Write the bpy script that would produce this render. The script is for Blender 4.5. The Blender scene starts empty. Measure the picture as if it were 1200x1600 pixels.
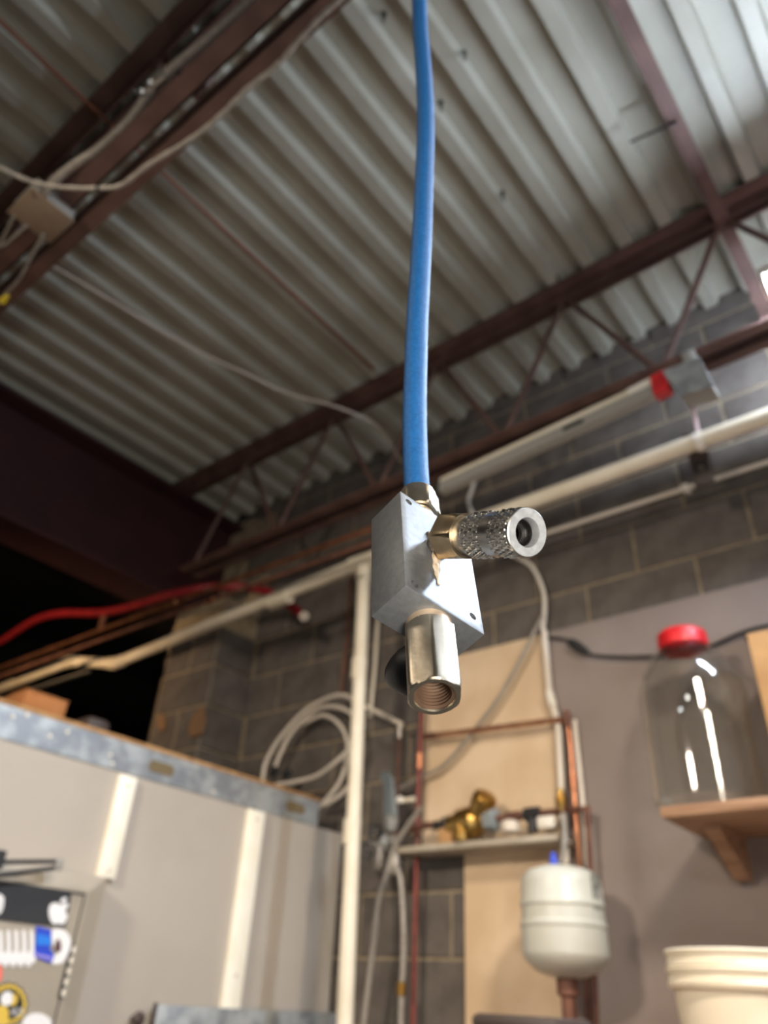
import bpy, bmesh, math, random
from math import pi, sin, cos, radians
from mathutils import Vector as V, Matrix as MX
random.seed(4)
SC = bpy.context.scene
COL = SC.collection

# ------------------------------------------------------------------ camera
EYE = 1.55                                            # eye height above the floor
YAW, PITCH, ROLL, FPX = -0.7067, 0.5794, 0.0600, 1180.07
fw = V((sin(YAW)*cos(PITCH), cos(YAW)*cos(PITCH), sin(PITCH)))
r0 = fw.cross(V((0, 0, 1))).normalized(); u0 = r0.cross(fw)
RT = cos(ROLL)*r0 + sin(ROLL)*u0
UP = -sin(ROLL)*r0 + cos(ROLL)*u0
CAM = V((0, 0, EYE))
cd = bpy.data.cameras.new('camera'); cam = bpy.data.objects.new('camera', cd); COL.objects.link(cam)
cam.matrix_world = MX(((RT.x, UP.x, -fw.x, 0), (RT.y, UP.y, -fw.y, 0), (RT.z, UP.z, -fw.z, EYE), (0, 0, 0, 1)))
cd.sensor_width = 36; cd.sensor_fit = 'AUTO'; cd.lens = FPX/1600*36
cd.clip_start = .02; cd.clip_end = 60
cd.dof.use_dof = True; cd.dof.focus_distance = .365; cd.dof.aperture_fstop = 6.9; cd.dof.aperture_blades = 0
SC.camera = cam

# ------------------------------------------------------------------ light
SC.view_settings.view_transform = 'Standard'; SC.view_settings.look = 'None'
SC.view_settings.gamma = 1.0; SC.view_settings.use_curve_mapping = False
SC.view_settings.exposure = 0.0
W = bpy.data.worlds.new('world'); SC.world = W; W.use_nodes = True
W.node_tree.nodes['Background'].inputs[0].default_value = (.55, .5, .45, 1)
W.node_tree.nodes['Background'].inputs[1].default_value = 0.02

def area(name, loc, aim, sx, sy, power, col, spread=180):
    l = bpy.data.lights.new(name, 'AREA'); l.shape = 'RECTANGLE'; l.size = sx; l.size_y = sy
    l.energy = power; l.color = col; l.spread = radians(spread)
    o = bpy.data.objects.new(name, l); COL.objects.link(o); o.location = V(loc)
    o.rotation_euler = (V(aim)-V(loc)).to_track_quat('-Z', 'Y').to_euler()
    return o
# shop lights behind the photographer (out of frame): a cool tube to the right, warm lamps to the left; plus an added low fill
area('shop_light_cool', (1.35, .45, EYE+.85), (-.3, .9, EYE+1.6), .5, .3, 11, (.93, .97, 1.0), 170)
area('shop_light_warm', (.3, .7, EYE+1.6), (-1.6, 1.9, EYE-.6), .25, .25, 15, (1.0, .87, .72), 92)
area('shop_light_back', (-1.2, -.9, EYE+1.4), (-1.75, 2.4, EYE-.1), .3, .3, 18, (1.0, .86, .70), 95)
area('shop_light_left', (-3.9, -.9, EYE+1.0), (-4.0, 1.9, EYE+1.36), .10, .10, 7, (1.0, .66, .36), 44)
area('fill_light_low', (.75, -.45, EYE-.35), (-.2, .27, EYE+.2), .35, .35, 5, (1.0, .93, .84), 80)  # added fill, no real lamp: brightens the manifold and outlet bore from below

# ------------------------------------------------------------------ helpers
def ray(x, y): return ((x-600)*RT - (y-800)*UP)/FPX + fw
def at_x(x, y, X): d = ray(x, y); return CAM + d*(X/d.x)
def at_y(x, y, Y): d = ray(x, y); return CAM + d*(Y/d.y)
def at_z(x, y, Z): d = ray(x, y); return CAM + d*((Z-EYE)/d.z)
def at_d(x, y, D): return CAM + ray(x, y)*D

def lin(c): 
    return tuple((v/255/12.92 if v/255 <= .04045 else ((v/255+.055)/1.055)**2.4) for v in c)
def mat(name, c, rough=.6, metal=0., c2=None, scale=8., bump=0., bscale=None, spec=.5, obrand=0., stretch=None, trans=0., ior=1.5, emit=0., lo=.4, hi=.6):
    m = bpy.data.materials.new(name); m.use_nodes = True
    nt = m.node_tree; N = nt.nodes; L = nt.links; b = N['Principled BSDF']
    b.inputs['Base Color'].default_value = (*lin(c), 1); b.inputs['Roughness'].default_value = rough
    b.inputs['Metallic'].default_value = metal; b.inputs['Specular IOR Level'].default_value = spec
    b.inputs['IOR'].default_value = ior
    if trans: b.inputs['Transmission Weight'].default_value = trans
    if emit:
        b.inputs['Emission Color'].default_value = (*lin(c), 1); b.inputs['Emission Strength'].default_value = emit
    if c2 or bump or obrand:
        tc = N.new('ShaderNodeTexCoord'); mp = N.new('ShaderNodeMapping'); L.new(tc.outputs['Object'], mp.inputs[0])
        if stretch: mp.inputs['Scale'].default_value = stretch
        src = None
        if c2:
            n = N.new('ShaderNodeTexNoise'); n.inputs['Scale'].default_value = scale; n.inputs['Detail'].default_value = 6
            L.new(mp.outputs[0], n.inputs['Vector'])
            r = N.new('ShaderNodeValToRGB'); r.color_ramp.elements[0].position = lo; r.color_ramp.elements[1].position = hi
            r.color_ramp.elements[0].color = (*lin(c), 1); r.color_ramp.elements[1].color = (*lin(c2), 1)
            L.new(n.outputs['Fac'], r.inputs[0]); src = r.outputs[0]
        if obrand:
            oi = N.new('ShaderNodeObjectInfo'); mr = N.new('ShaderNodeMapRange')
            mr.inputs['To Min'].default_value = 1-obrand; mr.inputs['To Max'].default_value = 1+obrand
            L.new(oi.outputs['Random'], mr.inputs['Value'])
            mx = N.new('ShaderNodeMix'); mx.data_type = 'RGBA'; mx.blend_type = 'MULTIPLY'; mx.inputs[0].default_value = 1
            if src: L.new(src, mx.inputs[6])
            else: mx.inputs[6].default_value = (*lin(c), 1)
            L.new(mr.outputs[0], mx.inputs[7]); src = mx.outputs[2]
        if src: L.new(src, b.inputs['Base Color'])
        if bump:
            n2 = N.new('ShaderNodeTexNoise'); n2.inputs['Scale'].default_value = bscale or scale*3; n2.inputs['Detail'].default_value = 5
            L.new(mp.outputs[0], n2.inputs['Vector'])
            bp = N.new('ShaderNodeBump'); bp.inputs['Strength'].default_value = bump; bp.inputs['Distance'].default_value = .002
            L.new(n2.outputs['Fac'], bp.inputs['Height']); L.new(bp.outputs[0], b.inputs['Normal'])
    return m

WLOC = {}
def thing(name, label, cat, loc, group=None):
    o = bpy.data.objects.new(name, None); COL.objects.link(o); o.empty_display_size = .05
    o.location = V(loc); WLOC[o] = V(loc); o['label'] = label; o['category'] = cat
    if group: o['group'] = group
    return o
def tag(o, label, cat, group=None, kind=None):
    if label: o['label'] = label
    if cat: o['category'] = cat
    if group: o['group'] = group
    if kind: o['kind'] = kind
    return o
def finish(me, angle=.6):
    me.polygons.foreach_set('use_smooth', [True]*len(me.polygons)); me.set_sharp_from_angle(angle=angle)
def obj(name, bm, m, parent=None, label=None, smooth=True, base=False):
    xs = [v.co for v in bm.verts]
    lo = V((min(c.x for c in xs), min(c.y for c in xs), min(c.z for c in xs))); hi = V((max(c.x for c in xs), max(c.y for c in xs), max(c.z for c in xs)))
    c = (lo+hi)/2
    if base: c.z = lo.z
    bmesh.ops.translate(bm, verts=bm.verts, vec=-c)
    bmesh.ops.recalc_face_normals(bm, faces=bm.faces)
    me = bpy.data.meshes.new(name); bm.to_mesh(me); bm.free()
    if smooth: finish(me)
    for k in (m if isinstance(m, (list, tuple)) else [m]): me.materials.append(k)
    o = bpy.data.objects.new(name, me); COL.objects.link(o); WLOC[o] = c
    if parent: o.parent = parent; o.location = c - WLOC[parent]
    else: o.location = c
    if label: o['label'] = label
    return o
def inst(src, name, loc, parent):
    o = src.copy(); o.name = name; COL.objects.link(o); o.parent = parent; WLOC[o] = V(loc)
    o.location = V(loc) - (WLOC[parent] if parent else V((0, 0, 0))); return o
def B(): return bmesh.new()
def box(bm, lo, hi, bev=0., M=None):
    lo = V(lo); hi = V(hi); c = (lo+hi)/2; s = hi-lo
    r = bmesh.ops.create_cube(bm, size=1, matrix=MX.Translation(c) @ MX.Diagonal((*s, 1)))
    vs = r['verts']
    if bev:
        es = list({e for v in vs for e in v.link_edges})
        rr = bmesh.ops.bevel(bm, geom=es, offset=bev, segments=2, affect='EDGES', profile=.5)
        vs = list({v for f in rr['faces'] for v in f.verts} | {v for v in vs if v.is_valid})
        vs = [v for v in vs if v.is_valid]
        seen = set(vs); st = list(vs)
        while st:
            v = st.pop()
            for e in v.link_edges:
                w = e.other_vert(v)
                if w not in seen: seen.add(w); st.append(w)
        vs = list(seen)
    if M: bmesh.ops.transform(bm, matrix=M, verts=vs)
    return bm
def spline(pts, n=8):
    pts = [V(p) for p in pts]
    if len(pts) < 3: return pts
    P = [2*pts[0]-pts[1]] + pts + [2*pts[-1]-pts[-2]]; out = []
    for i in range(1, len(P)-2):
        a, b, c, d = P[i-1:i+3]
        for k in range(n):
            t = k/n
            out.append(.5*((2*b)+(c-a)*t+(2*a-5*b+4*c-d)*t*t+(3*b-a-3*c+d)*t**3))
    out.append(pts[-1]); return out
def fillet(pts, rad, n=6):
    pts = [V(p) for p in pts]; out = [pts[0]]
    for a, b, c in zip(pts, pts[1:], pts[2:]):
        d1 = (a-b); d2 = (c-b); k = min(rad, d1.length*.45, d2.length*.45)
        p, q = b+d1.normalized()*k, b+d2.normalized()*k
        for i in range(n+1):
            t = i/n; out.append((1-t)**2*p+2*t*(1-t)*b+t*t*q)
    out.append(pts[-1]); return out
def tube(bm, pts, r, seg=12, rfun=None):
    pts = [V(p) for p in pts]; n = len(pts); rings = []
    t = (pts[1]-pts[0]).normalized(); nrm = t.orthogonal().normalized()
    for i, p in enumerate(pts):
        t = (pts[min(i+1, n-1)]-pts[max(i-1, 0)]).normalized()
        nrm = (nrm - t*nrm.dot(t)).normalized(); bn = t.cross(nrm)
        rr = rfun(i/(n-1)) if rfun else r
        rings.append([bm.verts.new(p + (nrm*cos(2*pi*k/seg)+bn*sin(2*pi*k/seg))*rr) for k in range(seg)])
    for a, b in zip(rings, rings[1:]):
        for k in range(seg): bm.faces.new((a[k], a[(k+1) % seg], b[(k+1) % seg], b[k]))
    bm.faces.new(rings[0][::-1]); bm.faces.new(rings[-1]); return bm
def frame(o, z, xhint=None):
    z = V(z).normalized(); x = V(xhint) if xhint else z.orthogonal(); x = (x-z*x.dot(z)).normalized(); y = z.cross(x)
    return MX(((x.x, y.x, z.x, o[0]), (x.y, y.y, z.y, o[1]), (x.z, y.z, z.z, o[2]), (0, 0, 0, 1)))
def lathe(bm, prof, M=None, seg=32, close=True, rf=None):
    """prof: list of (r, z) or (r, z, hexacross) - with the third value the ring is a hexagon of that corner radius, clipped to r"""
    rings = []
    for p in prof:
        r, z = p[0], p[1]; ring = []
        for k in range(seg):
            a = 2*pi*k/seg; q = r
            if len(p) > 2:
                hh = p[2]*cos(pi/6)/cos(((a+pi/6) % (pi/3))-pi/6 if False else ((a % (pi/3))-pi/6)); q = min(r, hh)
            if rf: q += rf(a, z)
            ring.append(bm.verts.new((q*cos(a), q*sin(a), z)))
        rings.append(ring)
    for a, b in zip(rings, rings[1:]):
        for k in range(seg): bm.faces.new((a[k], a[(k+1) % seg], b[(k+1) % seg], b[k]))
    if close == 'loop':
        a, b = rings[-1], rings[0]
        for k in range(seg): bm.faces.new((a[k], a[(k+1) % seg], b[(k+1) % seg], b[k]))
    elif close: bm.faces.new(rings[0][::-1]); bm.faces.new(rings[-1])
    if M: bmesh.ops.transform(bm, matrix=M, verts=[v for r in rings for v in r])
    return bm
def prism(bm, poly, M, h):
    """polygon in the local xy plane of M, thickness h along local z"""
    a = [bm.verts.new(M @ V((x, y, 0))) for x, y in poly]; b = [bm.verts.new(M @ V((x, y, h))) for x, y in poly]
    bm.faces.new(a[::-1]); bm.faces.new(b); n = len(poly)
    for k in range(n): bm.faces.new((a[k], a[(k+1) % n], b[(k+1) % n], b[k]))
    return bm
def cyl(bm, a, b, r, seg=16): return tube(bm, [a, b], r, seg)

# ------------------------------------------------------------------ materials
M_deck = mat('painted_deck', (168, 167, 155), .5, 0, (156, 154, 141), 3, .05)
M_steel_red = mat('red_oxide_steel', (100, 74, 67), .6, 0, (84, 60, 54), 9, .2)
M_beam = mat('dark_red_beam', (54, 18, 21), .75, 0, (46, 15, 18), 6, .1)
M_mortar = mat('mortar', (150, 136, 112), .95, 0, (132, 118, 98), 20, .4)
M_block = mat('grey_brown_block', (97, 90, 84), .9, 0, (85, 78, 73), 14, .6, 120, obrand=.1)
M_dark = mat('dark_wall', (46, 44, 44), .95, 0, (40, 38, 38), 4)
M_floor = mat('concrete_floor', (120, 116, 110), .8, 0, (100, 96, 92), 3, .2)
M_drywall = mat('grey_drywall', (140, 128, 122), .85, 0, (132, 120, 114), 3, .05)
M_tan = mat('tan_board', (214, 190, 160), .85, 0, (200, 174, 142), 4, .05)
M_panel = mat('grey_panel', (178, 170, 160), .55, 0, (170, 162, 152), 2)
M_batten = mat('cream_batten', (250, 246, 232), .5, 0, (246, 240, 222), 12)
M_galv = mat('galvanised_track', (176, 182, 184), .45, .45, (136, 142, 148), 14, .1)
M_ply = mat('plywood_edge', (176, 138, 92), .8, 0, (150, 112, 70), 30)
M_plastic = mat('cream_plastic_pipe', (222, 213, 194), .38, 0, (210, 200, 178), 5)
M_copper = mat('copper', (192, 136, 104), .36, .9, (160, 106, 80), 14)
M_copper_dull = mat('dull_copper', (124, 86, 72), .55, .5, (100, 68, 57), 14)
M_brass = mat('brass', (176, 146, 88), .34, 1, (160, 120, 56), 30)
M_steel = mat('bright_steel', (196, 192, 186), .28, 1, (170, 166, 160), 20)
M_chrome = mat('plated_steel', (222, 219, 212), .3, 1, (190, 186, 180), 60)
M_nickel = mat('nickel_plated_brass', (198, 188, 170), .36, 1, (186, 175, 156), 90, .03, 500)
M_alu = mat('brushed_aluminium', (146, 149, 151), .55, .75, (132, 134, 137), 260, .03, 900, lo=.3, hi=.7)
M_grey_metal = mat('grey_painted_metal', (150, 148, 142), .5, .2)
M_cable = mat('armoured_cable', (166, 159, 149), .45, .3, (130, 123, 114), 200)
M_white = mat('off_white_plastic', (222, 216, 204), .5)
M_hose = mat('blue_hose', (32, 110, 178), .55, 0, (26, 97, 162), 400, .25, 1500)
M_black = mat('black_plastic', (22, 23, 25), .5, 0, (34, 35, 38), 60)
M_rubber = mat('black_rubber', (30, 30, 30), .7)
M_red = mat('red_plastic', (206, 34, 40), .4, 0, (182, 24, 34), 20)
M_redhose = mat('red_hose', (134, 28, 34), .4, 0, (112, 20, 28), 20)
M_yellow = mat('yellow_plastic', (206, 180, 40), .5)
M_wood = mat('pale_wood', (176, 140, 112), .7, 0, (150, 114, 88), 6, .1, stretch=(1, 9, 9))
M_card = mat('cardboard', (190, 150, 104), .9, 0, (176, 136, 92), 8)
M_orange_lit = mat('orange_lit_cardboard', (186, 126, 76), .9, 0, (170, 112, 66), 8)  # warm lamplight on the cardboard is put into this base colour
M_tank = mat('grey_enamel', (190, 190, 180), .35)
M_bucket = mat('cream_bucket', (232, 222, 200), .45)
def thin_clear(name, tint):
    m = bpy.data.materials.new(name); m.use_nodes = True; nt = m.node_tree; N = nt.nodes; L = nt.links
    N.remove(N['Principled BSDF']); out = N['Material Output']
    t = N.new('ShaderNodeBsdfTransparent'); t.inputs[0].default_value = (*tint, 1)
    g = N.new('ShaderNodeBsdfGlossy'); g.inputs['Roughness'].default_value = .06; g.inputs[0].default_value = (1, 1, 1, 1)
    lw = N.new('ShaderNodeLayerWeight'); lw.inputs[0].default_value = .5
    pw_ = N.new('ShaderNodeMath'); pw_.operation = 'POWER'; pw_.inputs[1].default_value = 3.5; L.new(lw.outputs['Facing'], pw_.inputs[0])
    mr = N.new('ShaderNodeMath'); mr.operation = 'MULTIPLY_ADD'; mr.inputs[1].default_value = .55; mr.inputs[2].default_value = .05; mr.use_clamp = True
    mx = N.new('ShaderNodeMixShader'); L.new(pw_.outputs[0], mr.inputs[0]); L.new(mr.outputs[0], mx.inputs[0]); L.new(t.outputs[0], mx.inputs[1]); L.new(g.outputs[0], mx.inputs[2])
    L.new(mx.outputs[0], out.inputs[0]); return m
M_glass = thin_clear('clear_plastic', (.965, .975, .97))
M_blue = mat('blue_plastic', (44, 74, 200), .45)
M_cab = mat('beige_grey_metal', (172, 164, 150), .5, .1, (166, 157, 142), 3)
M_brown = mat('dark_brown_plastic', (64, 54, 50), .55)
M_hole = mat('dark_hole', (26, 26, 27), .8)
M_tape = mat('thread_sealant', (226, 212, 190), .35, 0, (206, 178, 142), 240)
M_wpaint = mat('white_print', (236, 236, 238), .5)
M_gold = mat('gold_print', (222, 190, 84), .4)
M_ink = mat('black_print', (28, 28, 30), .45)
M_grey_ink = mat('grey_print', (98, 98, 94), .6)
M_lamp = mat('lamp_tube', (222, 236, 255), .5, emit=380)
M_greyblue = mat('grey_blue_lever', (128, 136, 138), .5)
M_pale_pipe = mat('pale_pipe', (214, 204, 190), .45)
M_pink = mat('faded_pink_conduit', (196, 168, 168), .5)

# ------------------------------------------------------------------ setting
DECK = EYE+2.487; RIB = DECK-.038; WY = 2.41
def struct(name, bm, m, smooth=False):
    o = obj(name, bm, m, None, smooth=smooth); o['kind'] = 'structure'; return o
struct('floor', box(B(), (-6.4, -3.6, -.1), (2.6, 5.1, 0)), M_floor)
struct('wall_right', box(B(), (2.5, -3.6, 0), (2.6, 2.7, 4.3)), M_block)
struct('wall_rear', box(B(), (-6.3, -3.6, 0), (2.5, -3.5, 4.3)), M_block)
struct('wall_far_left', box(B(), (-6.4, -3.6, 0), (-6.3, 5.1, 4.3)), M_dark)  # dark colour of the far-left walls stands in for missing light
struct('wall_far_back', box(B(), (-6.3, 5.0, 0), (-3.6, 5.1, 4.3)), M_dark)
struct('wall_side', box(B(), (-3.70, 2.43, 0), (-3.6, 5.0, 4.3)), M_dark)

# ceiling: trapezoidal steel deck, ribs every 152 mm running towards the back wall
bm = B(); P = []
x = -3.30 + ((-.372+3.30) % .1524) - .1524
while x < 2.6:
    P += [(x-.022, RIB), (x+.022, RIB), (x+.034, DECK), (x+.1184, DECK)]; x += .1524
va = [bm.verts.new((px, -3.6, pz)) for px, pz in P]; vb = [bm.verts.new((px, 2.7, pz)) for px, pz in P]
for k in range(len(P)-1): bm.faces.new((va[k], va[k+1], vb[k+1], vb[k]))
ceiling = struct('ceiling', bm, M_deck)
s = ceiling.modifiers.new('thickness', 'SOLIDIFY'); s.thickness = .0015
struct('trim_1', box(B(), (-6.4, -3.6, DECK+.03), (2.6, 5.1, DECK+.1)), M_dark)       # roof board above the deck
first = None
for (sx, sy) in ((600, 22), (725, 82), (689, 160), (785, 300), (870, 425), (1166, 408)):
    p = at_z(sx, sy, DECK)
    if first is None:
        bm = B(); tube(bm, [p+V((0, 0, .004)), p-V((-.006, .006, .062))], .0042, 6); lathe(bm, [(.009, 0), (.009, .004)], MX.Translation(p-V((0, 0, .004))), 6)
        first = obj('screw', bm, M_black, ceiling)
        off = WLOC[first]-p
    else: inst(first, 'screw', p+off, ceiling)

# back wall: painted concrete blocks in running bond, every visible block its own piece
CH, BL, J = .2032, .4064, .010
wall = struct('wall_back', box(B(), (-3.66, WY+.006, 0), (2.5, WY+.2, 4.3)), M_mortar)
def block_mesh(w, h, d, bev=.004):
    bm = B(); x, z = w/2, h/2
    f = [(-x+bev, -d, -z+bev), (x-bev, -d, -z+bev), (x-bev, -d, z-bev), (-x+bev, -d, z-bev)]
    m = [(-x, -d+bev, -z), (x, -d+bev, -z), (x, -d+bev, z), (-x, -d+bev, z)]; k = [(-x, 0, -z), (x, 0, -z), (x, 0, z), (-x, 0, z)]
    R = [[bm.verts.new(c) for c in q] for q in (f, m, k)]
    bm.faces.new(R[0])
    for a, b in zip(R, R[1:]):
        for i in range(4): bm.faces.new((a[i], a[(i+1) % 4], b[(i+1) % 4], b[i]))
    bmesh.ops.recalc_face_normals(bm, faces=bm.faces)
    me = bpy.data.meshes.new('concrete_block'); bm.to_mesh(me); bm.free(); me.materials.append(M_block); return me
BM_FULL = block_mesh(BL-J, CH-J, .03); BM_HALF = block_mesh(BL/2-J, CH-J, .03)
def put_block(me, loc, rot, parent):
    o = bpy.data.objects.new('concrete_block', me); COL.objects.link(o); o.parent = parent
    o.location = V(loc)-WLOC[parent]; o.rotation_euler = (0, 0, rot)
Z0 = EYE+.957
for k in range(-5, 8):
    z = Z0+CH*(k+.5)
    if z > DECK: continue
    s = 0 if k % 2 == 0 else BL/2
    for i in range(-14, 4):
        cx = -.43 + BL*(i+.5) + s
        if cx < -3.05 or cx > .75: continue                              # behind the pier and out of view
        rel = z-EYE
        if -1.36 < cx < -.2 and rel < 1.0: continue                     # behind the boards
        put_block(BM_FULL, (cx, WY+.006+.024, z), 0, wall)
struct('trim_3', box(B(), (-3.66, WY+.004, DECK-.07), (2.5, WY+.05, DECK+.03)), M_dark)

# block pier that carries the beam
pier = struct('wall_pier', box(B(), (-3.282, 2.172, 0), (-2.892, WY, EYE+1.735)), M_mortar)
PF = block_mesh(.39-.004, CH-J, .03); PS = block_mesh(.10, CH-J, .03); PL = block_mesh(.23, CH-J, .03)
PH = block_mesh(.185, CH-J, .03)
for k in range(-5, 4):
    z = Z0+CH*(k+.5)
    if z+.1 > EYE+1.74: continue
    if k % 2: put_block(PF, (-3.087, 2.196, z), 0, pier)
    else:
        for cx in (-3.187, -2.987): put_block(PH, (cx, 2.196, z), 0, pier)
    put_block(PL, (-2.91, 2.29, z), pi/2, pier)

# ------------------------------------------------------------------ steel
def angle_pair(parent, y, z, up, x0, x1, name, leg=.05, t=.006, gap=.026):
    for s in (-1, 1):
        bm = B(); ya = y+s*gap/2
        box(bm, (x0, min(ya, ya+s*leg), z if up else z-t), (x1, max(ya, ya+s*leg), z+t if up else z))
        box(bm, (x0, min(ya, ya+s*t), z if up else z-leg), (x1, max(ya, ya+s*t), z+leg if up else z))
        obj(name, bm, M_steel_red, parent, smooth=False)
def joist(label, y, zb, zt, x0, x1, phase, pitch=.62, seat=True):
    t = thing('steel_joist', label, 'joist', (x0, y, zb), 'open web joists under the deck')
    angle_pair(t, y, zt, False, x0, x1, 'top_chord', .06)
    angle_pair(t, y, zb, True, x0+.35, x1, 'bottom_chord')
    x = x0+.35+phase; up = True
    while x+pitch/2 < x1:
        a = V((x, y, zb+.02 if up else zt-.02)); b = V((x+pitch/2, y, zt-.02 if up else zb+.02))
        obj('web_bar', tube(B(), [a, b], .011, 8), M_steel_red, t); x += pitch/2; up = not up
    if seat: obj('joist_seat', box(B(), (x0, y-.06, zt-.085), (x0+.16, y+.06, zt-.052)), M_steel_red, t)
    return t
joist('red-brown open web joist crossing the top left under the deck, carrying the conduit', .43, EYE+1.82, RIB-.002, -3.36, 2.45, .1)
joist('red-brown open web joist crossing the middle of the frame, nearest the back wall', 2.0, EYE+1.82, RIB-.002, -3.36, 2.45, .02)

tb = thing('steel_beam', 'deep dark red steel I-beam at left carrying the ends of the joists', 'beam', (-3.27, -.5, EYE+1.74))
y0, y1, zb, zt = -3.4, WY-.005, EYE+1.738, EYE+2.363
obj('bottom_flange', box(B(), (-3.39, y0, zb), (-3.15, y1, zb+.02)), M_beam, tb, smooth=False)
obj('top_flange', box(B(), (-3.39, y0, zt-.02), (-3.15, y1, zt)), M_beam, tb, smooth=False)
obj('web', box(B(), (-3.277, y0, zb+.02), (-3.263, y1, zt-.02)), M_beam, tb, smooth=False)

# flat steel strap running to the wall and a small rod across it
ts = thing('steel_strap', 'flat brown steel strap running below the deck at right towards the lamp', 'strap', (-.2, 1.0, EYE+2.4))
bm = B(); zs = EYE+2.40
q = [V((-.198, -1.5, zs)), V((-.198, 2.02, zs)), at_y(1212, 520, 2.40)]
for a, b in zip(q, q[1:]):
    d = (b-a).normalized(); n = V((1, 0, 0)); up = V((0, 0, 1))
    vs = [bm.verts.new(p+sx*n*.024+sz*up*.004) for p in (a, b) for sx in (-1, 1) for sz in (-1, 1)]
    bmesh.ops.convex_hull(bm, input=vs)
obj('strap_bar', bm, M_steel_red, ts, smooth=False)
bm = B(); box(bm, (-.214, 1.4, zs+.006), (-.208, 2.0, zs+.045)); obj('strap_web', bm, M_steel_red, ts, smooth=False)
bm = tube(B(), [at_z(985, 222, zs-.012), at_z(1058, 190, zs-.012)], .0045, 8)
tag(obj('threaded_rod', bm, M_black), 'thin dark threaded rod resting across the brown strap under the deck', 'rod')
bm = tube(B(), spline([at_z(968, -30, zs+.02), at_z(982, 20, zs+.012), at_z(996, 52, zs+.008), at_z(1012, 86, zs+.012)]), .006, 8)
tag(obj('white_wire', bm, M_white), 'short white wire curving beside the brown strap at the top edge', 'wire')

# copper tube under the deck
tc_ = thing('overhead_copper_tube', 'thin copper tube running under the deck past the top left joist', 'pipe', (-1.70, .5, EYE+2.40))
obj('tube', tube(B(), [V((-1.665, -1.2, EYE+2.42)), V((-1.695, 1.85, EYE+2.41))], .0085, 12), mat('tarnished_copper', (128, 82, 60), .5, .3, (112, 70, 50), 14), tc_)

# ------------------------------------------------------------------ electrical on the near joist
zj = EYE+1.78
tj = thing('junction_box', 'tan-lidded steel junction box hanging from the near joist at left', 'junction box', (-1.625, .367, zj))
obj('lid', box(B(), (-1.69, .301, zj), (-1.562, .433, zj+.006), .002), mat('tan_lid', (126, 108, 90), .6), tj)
obj('box_body', box(B(), (-1.685, .306, zj+.006), (-1.567, .428, zj+.055), .002), M_grey_metal, tj)
obj('lid_screw', lathe(B(), [(.005, -.003), (.005, 0)], MX.Translation((-1.675, .42, zj)), 10), M_steel, tj)
obj('lid_screw', lathe(B(), [(.005, -.003), (.005, 0)], MX.Translation((-1.577, .315, zj)), 10), M_steel, tj)
tcn = thing('conduit', 'pale steel conduit running along the near joist into the junction box', 'conduit', at_z(150, 235, EYE+1.85))
cp = [at_z(66, 306, EYE+1.80), at_z(84, 283, EYE+1.81), at_z(118, 256, EYE+1.83), at_z(155, 232, EYE+1.845), at_z(205, 185, EYE+1.85), at_z(236, 140, EYE+1.855), at_z(256, 118, EYE+1.86), at_z(330, 56, EYE+1.86), at_z(400, -6, EYE+1.86), at_z(520, -110, EYE+1.86)]
obj('pipe', tube(B(), spline(cp), .0115, 14), M_cable, tcn)
d = (cp[7]-cp[6]).normalized()
obj('coupling', lathe(B(), [(.015, -.02), (.017, -.02, .02), (.017, .02, .02), (.015, .02)], frame(at_z(250, 122, EYE+1.858), d), 24), M_steel, tcn)
obj('clamp_screw', cyl(B(), at_z(215, 146, EYE+1.87), at_z(222, 142, EYE+1.83), .005, 8), M_steel, tcn)
obj('clamp_screw', cyl(B(), at_z(228, 132, EYE+1.87), at_z(235, 128, EYE+1.83), .005, 8), M_steel, tcn)
obj('connector', lathe(B(), [(.013, 0), (.016, 0, .018), (.016, .03, .018), (.013, .03)], frame(cp[0], cp[1]-cp[0]), 24), M_steel, tcn)

zc = EYE+1.70
pts = [(-40, 238), (0, 262), (50, 284), (100, 293), (155, 294), (190, 289), (232, 258), (300, 216), (345, 180), (385, 140), (430, 104), (470, 60), (505, 22), (540, -8), (600, -60)]
ta = thing('armoured_cable', 'light spiral armoured cable looping below the near joist at top left', 'cable', at_z(155, 294, zc))
cable_pts = spline([at_z(a, b, zc) for a, b in pts], 14)
obj('jacket', tube(B(), cable_pts, .0058, 8, lambda t: .0058+.0006*sin(t*1400)), M_cable, ta)
obj('cable_tie', lathe(B(), [(.0075, -.004), (.0075, .004)], frame(at_z(153, 294, zc), at_z(160, 294, zc)-at_z(150, 294, zc)), 12), M_black, ta)
bm = tube(B(), spline([at_z(a, b, EYE+z) for a, b, z in ((56, 400, 1.83), (110, 432, 1.835), (200, 486, 1.85), (300, 545, 1.86), (380, 582, 1.86), (450, 615, 1.86), (520, 634, 1.86), (575, 657, 1.86), (600, 680, 1.86), (628, 722, 1.86))]), .0052, 8)
tag(obj('grey_cable', bm, M_cable), 'thin grey cable sagging between the two joists below the deck', 'cable')
for i, (lab, pp) in enumerate((('pale wire leaving the junction box nearest its left corner', [(22, 338), (10, 362), (-4, 386), (-30, 400)]),
                     ('pale wire leaving the junction box in the middle of its lower edge', [(42, 352), (22, 370), (4, 384), (-30, 392)]),
                     ('pale wire hanging from the right of the junction box towards the yellow connector', [(68, 366), (50, 400), (30, 436), (12, 456), (0, 470), (-20, 490)]))):
    bm = tube(B(), spline([at_z(a, b, zj-.004-.002*i) for a, b in pp]), .0042, 8)
    tag(obj('loose_wire', bm, M_cable), lab, 'wire', 'wires below the junction box')
p = at_z(8, 466, zj-.02); d = at_z(-2, 476, zj-.02)-p
tag(obj('wire_connector', lathe(B(), [(.003, -.016), (.006, -.014), (.009, .012), (.011, .014), (.011, .018), (.006, .018)], frame(p, d), 12), M_yellow), 'yellow twist-on wire connector at the left edge below the junction box', 'connector')

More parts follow.
